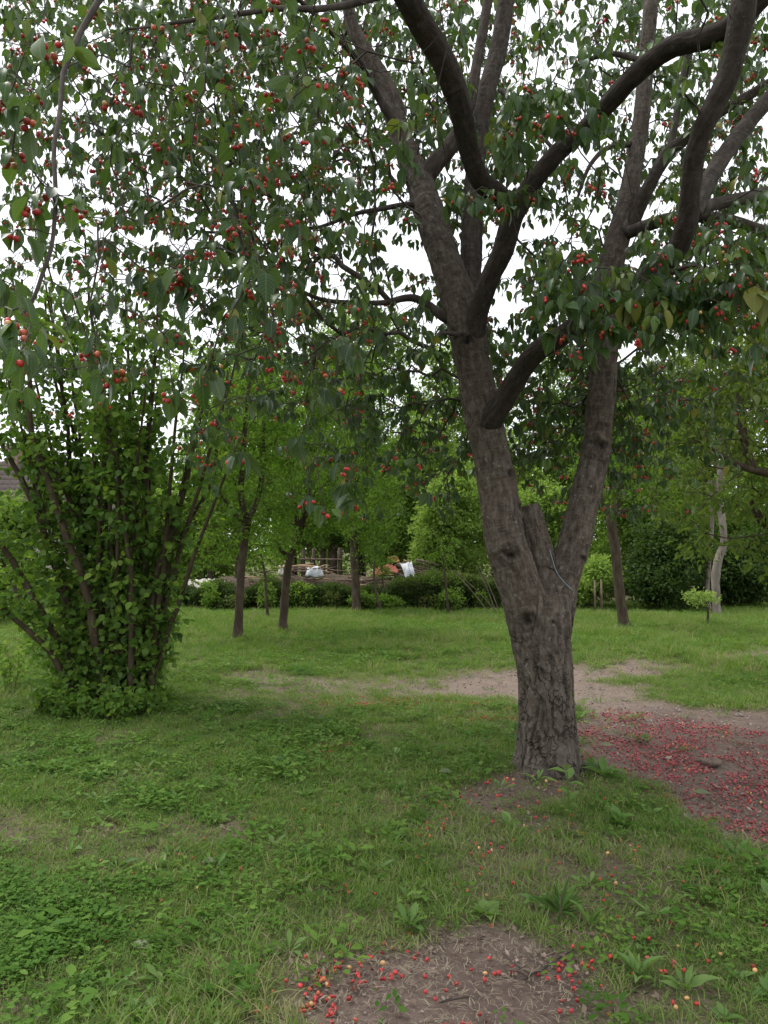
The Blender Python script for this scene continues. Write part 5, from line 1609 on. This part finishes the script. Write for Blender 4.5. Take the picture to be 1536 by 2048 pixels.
# ------------------------------------------------------------------ weeds
def rosette(name, p, nl, L0, L1, ratio, up, label, cat, group, templ, tint=.5, mat=M_weed_leaf, parts=True):
    t_ = thing(name, p, label, cat, group)
    a0 = rng.uniform(0, 6.283)
    nl = int(nl * 1.35)
    mb = Leaves()
    for k in range(nl):
        a = a0 + k * 2.4 + rng.normal(0, .25)
        e = up * rng.uniform(.05, 1.5)
        L = rng.uniform(L0, L1) * rng.uniform(.45, .85)
        d = np.array([(math.cos(a), math.sin(a), e)])
        nn = np.array([(-math.cos(a) * e * 1.2, -math.sin(a) * e * 1.2, 1.0)]) + rng.normal(0, .2, (1, 3))
        mb.add(np.array(p)[None] + d * .01, d, nn, [L], [L * ratio], [np.clip(tint + rng.normal(0, .15), 0, 1)])
    mb.done()
    if parts:
        for k in range(nl):
            sel = np.zeros(nl, bool); sel[k] = True
            link('leaf', mb.mesh(sel, 'leaf', mat, [templ[k % len(templ)]], p), t_)
    else:
        link('leaves', mb.mesh(np.ones(nl, bool), 'leaves', mat, templ, p), t_)
    return t_
TOOTH = [leaf_template('toothed', -.1, .12, 11), leaf_template('toothed', .3, .2, 12)]
BROAD = [leaf_template('lance', -.05, .2, 13), leaf_template('lance', .25, .28, 14)]
# the ones that stand out
rosette('dock_plant', gza(1208, 1560), 8, .16, .26, .36, .9, 'tall dock with big upright leaves right at the foot of the cherry trunk', 'weed', None, BROAD, .55)
rosette('dock_plant', gza(1180, 1548), 6, .14, .20, .42, .6, 'grey-green broad leaved weed between the trunk and the tall dock', 'weed', None, BROAD, .2)
rosette('dandelion', gza(1075, 1572), 9, .10, .18, .26, .8, 'light green rosette against the front of the cherry trunk', 'weed', None, TOOTH, .7)
rosette('dandelion', gza(1000, 1580), 7, .09, .14, .32, .7, 'small rosette on bare soil left of the cherry trunk foot', 'weed', None, TOOTH, .6)
rosette('plantain', gza(1018, 1655), 5, .10, .16, .55, .7, 'weed with two rounded leaves below the bare soil at the trunk', 'weed', None, BROAD, .8)
rosette('grass_clump', gza(1120, 1838), 22, .12, .22, .10, 1.2, 'dark green clump of broad grass above the bare patch', 'grass clump', None, BROAD, .15)
rosette('plantain', gza(1180, 1860), 5, .10, .19, .3, 1.6, 'upright pointed weed right of the dark grass clump', 'weed', None, BROAD, .7)
rosette('dandelion', gza(1180, 1775), 8, .09, .15, .3, .25, 'flat grey-green rosette above the dark grass clump', 'weed', None, TOOTH, .9)
rosette('plantain', gza(970, 1835), 6, .08, .13, .6, .4, 'pale broad-leaved weed at the upper edge of the bare patch', 'weed', None, BROAD, .95)
rosette('plantain', gza(1240, 1650), 4, .12, .16, .65, .9, 'round leaved weed at the edge of the cherry-strewn earth', 'weed', None, BROAD, .6)
rosette('plantain', gza(1275, 1960), 7, .10, .18, .32, 1.3, 'upright weed right of the bare patch near the bottom edge', 'weed', None, BROAD, .75)
rosette('plantain', gza(1370, 1985), 7, .10, .16, .34, 1.2, 'upright weed near the bottom right corner', 'weed', None, BROAD, .75)
rosette('plantain', gza(1470, 1720), 8, .12, .20, .36, .9, 'big leafy weed by the right edge below the bare earth', 'weed', None, BROAD, .6)
rosette('dandelion', gza(430, 1640), 7, .08, .13, .4, .6, 'bright yellow-green weed in the middle of the left lawn', 'weed', None, BROAD, .95)
rosette('dandelion', gza(320, 1512), 9, .14, .2, .35, .5, 'larger weed in the lawn below the bush, right of centre line of it', 'weed', None, BROAD, .45)
rosette('dandelion', gza(572, 1525), 7, .13, .18, .5, .3, 'flat blue-green weed in the lawn between bush and cherry tree', 'weed', None, BROAD, .25)
rosette('dandelion', gza(210, 1995), 12, .10, .2, .28, .5, 'silvery rosette near the bottom left corner', 'weed', None, TOOTH, .85)
rosette('dandelion', gza(820, 1860), 14, .08, .14, .4, .8, 'bushy bright weed at the left top edge of the bare patch', 'weed', None, TOOTH, .6)
# tall weed with a stem
tw = gza(1140, 1640)
t_ = thing('tall_weed', tw, 'tall weed with paired leaves on one stem in front of the cherry trunk', 'weed')
S = spline(np.array([tw, tw + (-.005, .01, .14), tw + (-.01, .02, .29)]), 5)
link('stem', MB().tube(S, np.linspace(.005, .003, len(S)), 6).mesh('stem', M_plum_leaf, tw), t_)
for k in range(11):
    q = S[int(k / 10 * (len(S) - 1))]
    a = k * 1.7; l_ = Leaves()
    L = .07 + .055 * (k / 10)
    l_.add(q[None], np.array([(math.cos(a), math.sin(a), .35)]), np.array([(0, 0, 1.)]), [L], [L * .48], [.75])
    link('leaf', l_.done().mesh(np.ones(1, bool), 'leaf', M_weed_leaf, [BROAD[k % 2]], tw), t_)
def where(x, y):
    px, py, _ = proj(np.array((x, y, 0.02)))
    side = 'left edge of the photo' if px < 300 else 'lawn left of the cherry trunk' if px < 780 else 'ground near the cherry trunk' if px < 1200 else 'right edge of the photo'
    row = 'at the bottom of the picture' if py > 1850 else 'in the near lawn' if py > 1650 else 'level with the trunk foot' if py > 1500 else 'beyond the trunk foot'
    return side, row
# the many alike
for (n, y0, y1, parts) in ((70, 2.4, 5.6, True), (60, 5.6, 9.0, False)):
    cnt = 0
    while cnt < n:
        X, Y = region(1, y0, y1, 0.0)
        x, y = float(X[0]), float(Y[0])
        if dirt(np.array([x]), np.array([y]))[0] > .55 or np.hypot(x - TREE[0], y - TREE[1]) < .35: continue
        cnt += 1
        p = np.array((x, y, float(gz(x, y))))
        kind = rng.uniform()
        if kind < .6:
            sd, rw = where(x, y)
            rosette('dandelion', p, int(rng.integers(6, 11)), .06, .14, .30, .6, 'small toothed rosette weed, %s, %s' % (sd, rw), 'weed', 'rosette weeds, %s, %s' % (sd, rw), TOOTH, rng.uniform(.4, .9), parts=parts)
        else:
            sd, rw = where(x, y)
            rosette('plantain', p, int(rng.integers(4, 8)), .05, .12, .44, .7, 'small broad-leaved weed, %s, %s' % (sd, rw), 'weed', 'broad weeds, %s, %s' % (sd, rw), BROAD, rng.uniform(.4, .9), parts=parts)

# ------------------------------------------------------------------ fallen cherries
fall = []
def drop(n, poly, zone, thr=None):
    poly = np.array(poly); lo, hi = poly.min(0), poly.max(0)
    c = 0
    while c < n:
        X = rng.uniform(lo[0], hi[0], 4000); Y = rng.uniform(lo[1], hi[1], 4000)
        ok = in_poly(X, Y, [tuple(q) for q in poly]) > rng.normal(0, .04, 4000)
        ok &= fbm(X * 4, Y * 4, 2.0, 151, 3) + rng.normal(0, .3, 4000) > (0.0 if thr is None else thr)
        ok &= np.hypot(X - TREE[0], Y - TREE[1]) > .26
        for x, y in zip(X[ok], Y[ok]):
            if c >= n: break
            fall.append((x, y, zone)); c += 1
drop(5200, gp([(1150, 1440), (1230, 1415), (1330, 1430), (1460, 1450), (1536, 1465), (1800, 1480), (1850, 1690), (1536, 1690), (1430, 1650), (1340, 1612), (1280, 1565), (1220, 1545), (1165, 1525)]), 'yard', -.05)
drop(520, DIRT_LITTER, 'litter', .1)
drop(120, gp([(650, 1480), (720, 1480), (620, 1530), (560, 1530)]), 'lawn', .1)
drop(150, gp([(610, 1960), (690, 1905), (830, 1880), (950, 1840), (1060, 1880), (1160, 1940), (1130, 2080), (600, 2080)]), 'bare', .22)
drop(105, gp([(840, 1560), (1040, 1560), (1250, 1600), (1340, 1700), (1250, 1800), (950, 1830), (840, 1750)]), 'lawn')
drop(60, gp([(1150, 1800), (1536, 1700), (1536, 2080), (1180, 2080)]), 'lawn')
drop(60, gp([(150, 1650), (840, 1600), (840, 1850), (600, 2050), (100, 2050), (0, 1900)]), 'lawn', .2)
fx = np.array([f[0] for f in fall]); fy = np.array([f[1] for f in fall])
fz = gz(fx, fy)
order = np.argsort(np.hypot(fx, fy) + np.where(np.abs((fx / fy) * F) > 770, 50, 0))
LAB = {'yard': 'fallen {c} cherry on the bare earth right of the cherry trunk', 'litter': 'fallen {c} cherry on the worn strip left of the trunk', 'bare': 'fallen {c} cherry on the bare straw-strewn patch at the bottom', 'lawn': 'fallen {c} cherry lying among the lawn grass'}
def place(x, y):
    px, py, _ = proj(np.array((x, y, 0.02)))
    if py > 1850: return 'right of the bare patch near the bottom edge' if px > 900 else 'left of the bare patch near the bottom edge'
    if px < 620: return 'on the left side of the lawn'
    if px < 900: return 'left of the trunk foot'
    if py < 1720: return 'just in front of the cherry trunk'
    return 'between the trunk and the bare patch' if px < 1250 else 'near the right edge below the bare earth'
late = {k_: [] for k_ in range(7)}
for rank, i in enumerate(order):
    x, y, zone = fall[i]
    u = rng.uniform()
    h = (0 if u < .45 else 4 if u < .80 else 3 if u < .92 else 1 if u < .98 else 2) if zone == 'yard' else (5 if u < .42 else 6 if u < .66 else 3 if u < .78 else 1 if u < .95 else 2)
    r_ = rng.uniform(.0060, .0098) if zone in ('yard', 'litter') else rng.uniform(.0072, .0104)
    zz = fz[i] + (-.012 if zone in ('bare', 'yard') else .010) + r_ * rng.uniform(.15, .7)
    if rank < 300:
        o = bpy.data.objects.new('fallen_cherry', GROUND_ME[h])
        C.objects.link(o)
        o.location = (x, y, zz + r_ * .2)
        o.scale = (r_, r_, r_ * .9)
        o.rotation_euler = (rng.uniform(-1.2, 1.2), rng.uniform(-1.2, 1.2), rng.uniform(0, 6))
        c = ('red', 'orange', 'yellow', 'shrivelled brown', 'squashed red', 'red', 'squashed red')[h]
        wh = place(x, y)
        lab = LAB[zone].format(c=c)
        if zone == 'lawn': lab = 'fallen %s cherry in the grass %s' % (c, wh)
        if zone == 'bare':
            side = proj(np.array((x, y, 0)))
            wh = ('upper' if side[1] < 1940 else 'lower') + ' ' + ('left' if side[0] < 760 else 'middle' if side[0] < 960 else 'right') + ' part'
            lab = 'fallen %s cherry on the %s of the bare patch at the bottom' % (c, wh)
        tag(o, lab, 'cherry', '%s fallen cherries, %s, %s' % (c, zone, wh))
    else:
        late[h].append((x, y, zz, r_))
src = [(m_, 0) for m_ in GROUND_ME]
A = np.array([(*q, h) for h in late for q in late[h]])
n = len(A)
tag(scatter('fallen_cherries', A[:, :3], rng.uniform(-1.3, 1.3, (n, 3)), np.stack([A[:, 3] * 1.05] * 2 + [A[:, 3] * rng.uniform(.55, .9, n)], -1), np.full(n, .5), src, A[:, 4]),
    'countless fallen red cherries strewn over the bare earth', 'cherries', kind='stuff')

# litter, straw, pebbles on the bare earth
def on_dirt(n, y0, y1, thr):
    X, Y = region(n, y0, y1)
    d = dirt(X, Y)
    k = (d > thr + rng.uniform(0, .3, n)) & (np.hypot(X - TREE[0], Y - TREE[1]) > .25)
    return X[k], Y[k]
def flat_blades(nb, L, w, spread, seed, mat):
    r = np.random.default_rng(seed); mb = MB()
    for _ in range(nb):
        c = np.array((*r.normal(0, spread, 2), r.uniform(.002, .010)))
        a = r.uniform(0, 6.28); l = L * r.uniform(.5, 1.2); d = np.array((math.cos(a), math.sin(a), r.normal(0, .12))); sd = np.array((-d[1], d[0], 0)) * w / 2
        b = c + d * l / 2 + np.array((*r.normal(0, l * .1, 2), .004)); e = c + d * l
        mb.add([c - sd, c + sd, b + sd, b - sd, e], [(0, 1, 2, 3)], [(3, 2, 4)])
    return mb.mesh('straw', mat)
X, Y = on_dirt(5200, 1.7, 5.0, .35)
X2, Y2 = on_dirt(2500, 5.0, 12.0, .35)
k = rng.uniform(size=len(X)) < np.where(in_poly(X, Y, DIRT_NEAR) > -.1, 1, .35)
X, Y = np.concatenate([X[k], X2]), np.concatenate([Y[k], Y2])
n = len(X); P, R = put(X, Y, -.014, .08); s = rng.uniform(.6, 1.3, n)
tag(scatter('straw', P, R, np.stack([s] * 3, -1), rng.uniform(0, 1, n), [(flat_blades(9, .035, .0018, .04, 1, M_straw), 0), (flat_blades(7, .055, .0018, .05, 2, M_straw), 0)], rng.integers(0, 2, n)), 'dry pale straw bits lying on the bare soil', 'straw', kind='stuff')
def flakes(nb, L, spread, seed, mat):
    r = np.random.default_rng(seed); mb = MB()
    for _ in range(nb):
        c = np.array((*r.normal(0, spread, 2), r.uniform(.002, .012))); a = r.uniform(0, 6.28); l = L * r.uniform(.5, 1.3)
        d = np.array((math.cos(a), math.sin(a), r.normal(0, .3))) * l; sd = np.array((-math.sin(a), math.cos(a), r.normal(0, .3))) * l * .3
        mb.add([c, c + d * .5 - sd, c + d, c + d * .5 + sd], [(0, 1, 2, 3)])
    return mb.mesh('litter', mat)
X, Y = on_dirt(5200, 1.7, 5.5, .25); X2, Y2 = on_dirt(9000, 5.5, 14.0, .3)
X, Y = np.concatenate([X, X2]), np.concatenate([Y, Y2])
n = len(X); P, R = put(X, Y, -.016, .08); s = rng.uniform(.6, 1.4, n)
tag(scatter('litter', P, R, np.stack([s] * 3, -1), rng.uniform(0, 1, n) ** 1.4, [(flakes(8, .014, .05, 1, M_litter), 0), (flakes(5, .020, .05, 2, M_litter), 0)], rng.integers(0, 2, n)), 'small brown leaf litter scattered over the bare earth', 'litter', kind='stuff')
def pebble(seed, mat):
    r = np.random.default_rng(seed)
    V_ = CV * r.uniform(.75, 1.15, (len(CV), 1)) * np.array((1, .8, .6))
    return mesh_data('pebble', V_, [CF4, CF3], mat, None, False)
M_peb = plain_mat('pebble', (.20, .17, .145), (.36, .32, .29), 20, .9, .3)
X, Y = on_dirt(2600, 2.0, 6.0, .5); X2, Y2 = on_dirt(10000, 6.0, 14.0, .4)
X, Y = np.concatenate([X, X2]), np.concatenate([Y, Y2])
n = len(X); P, R = put(X, Y, -.014, 1.0); s = rng.uniform(.003, .008, n) * np.where(Y > 7, 2.2, 1)
tag(scatter('pebbles', P, R, np.stack([s] * 3, -1), np.full(n, .5), [(pebble(1, M_peb), 0), (pebble(2, M_peb), 0), (pebble(3, M_peb), 0)], rng.integers(0, 3, n)), 'small pale pebbles and crumbs scattered over the bare earth', 'pebbles', kind='stuff')

# single sticks, clods and fallen leaves
def stick(pts, r, lab, fork=None):
    P = np.array([(*gnd(*p), 0) for p in pts]); P[:, 2] = gz(P[:, 0], P[:, 1]) + r * 1.1 - .004
    S = spline(P, 6)
    S[:, :2] += np.stack([fbm(S[:, 0] * 20, S[:, 1] * 20, k * 3., 161, 2) for k in range(2)], -1) * .006
    t_ = thing('fallen_stick', P[0], lab, 'stick')
    link('stem', MB().tube(S, np.linspace(r, r * .5, len(S)), 6).mesh('stem', M_twig, P[0]), t_)
    for f in fork or []:
        Q = np.array([(*gnd(*p), 0) for p in f]); Q[:, 2] = gz(Q[:, 0], Q[:, 1]) + r
        link('side_twig', MB().tube(spline(Q, 4), np.linspace(r * .6, r * .3, 4 * (len(Q) - 1) + 1), 5).mesh('side_twig', M_twig, P[0]), t_)
stick([(1048, 1962), (1090, 1940), (1120, 1922), (1150, 1905)], .0055, 'dark forked stick lying on the bare patch at the bottom', [[(1052, 1960), (1035, 1950), (1010, 1948)], [(1060, 1955), (1030, 1935), (1005, 1915)]])
stick([(628, 1786), (665, 1791), (702, 1787)], .005, 'pale stick lying in the lawn above the bare patch')
stick([(1180, 1812), (1230, 1815), (1280, 1822)], .004, 'thin twig right of the dark grass clump')
stick([(940, 1998), (880, 2008), (905, 2000)], .003, 'thin dry twig on the bare patch, lower middle')
def clod(px, py, s, lab, mat, seed):
    p = gza(px, py)
    r = np.random.default_rng(seed)
    d = unit(CV)
    V_ = d * (1 + .35 * fbm(d[:, 0] * 2, d[:, 1] * 2, d[:, 2] * 2, 171 + seed, 3))[:, None] * np.array(s)
    tag(link('clod', mesh_data('clod', V_ + (0, 0, s[2] * .3), [CF4, CF3], mat, None, True), None, p), lab, 'clod')
M_clod = plain_mat('clod', (.09, .065, .05), (.2, .15, .12), 30, .95, .5)
clod(1424, 1532, (.075, .04, .035), 'brown clod of earth on the cherry-strewn ground', M_clod, 1)
clod(1336, 1520, (.018, .016, .014), 'small pale round stone on the cherry-strewn ground', M_peb, 2)
clod(1400, 1525, (.04, .03, .018), 'smaller dark clod left of the brown clod', M_clod, 3)
def fallen_leaf(px, py, L, yaw, lab, tint):
    p = gza(px, py) + (0, 0, .03)
    l_ = Leaves()
    l_.add(np.zeros((1, 3)), np.array([(math.cos(yaw), math.sin(yaw), .05)]), np.array([(.1, -.3, 1.)]), [L], [L * .45], [tint])
    tag(link('fallen_leaf', l_.done().mesh(np.ones(1, bool), 'fallen_leaf', M_fall, [CHERRY_T[0]], (0, 0, 0)), None, p), lab, 'leaf')
M_fall = leaf_mat('fallen_leaf', [(.07, .11, .04), (.15, .17, .09)], .2, .6)
fallen_leaf(262, 1902, .10, -.35, 'pale fallen leaf in the lawn near the bottom left', .8)
fallen_leaf(402, 1738, .09, .5, 'pale fallen leaf in the middle of the left lawn', .9)
fallen_leaf(1200, 1502, .12, .1, 'pale fallen leaf on the earth behind the dock', .9)
fallen_leaf(1385, 1596, .12, -.2, 'dull fallen leaf on the cherry-strewn ground', .6)
fallen_leaf(878, 1552, .11, .2, 'pale green fallen leaf left of the trunk foot', .7)
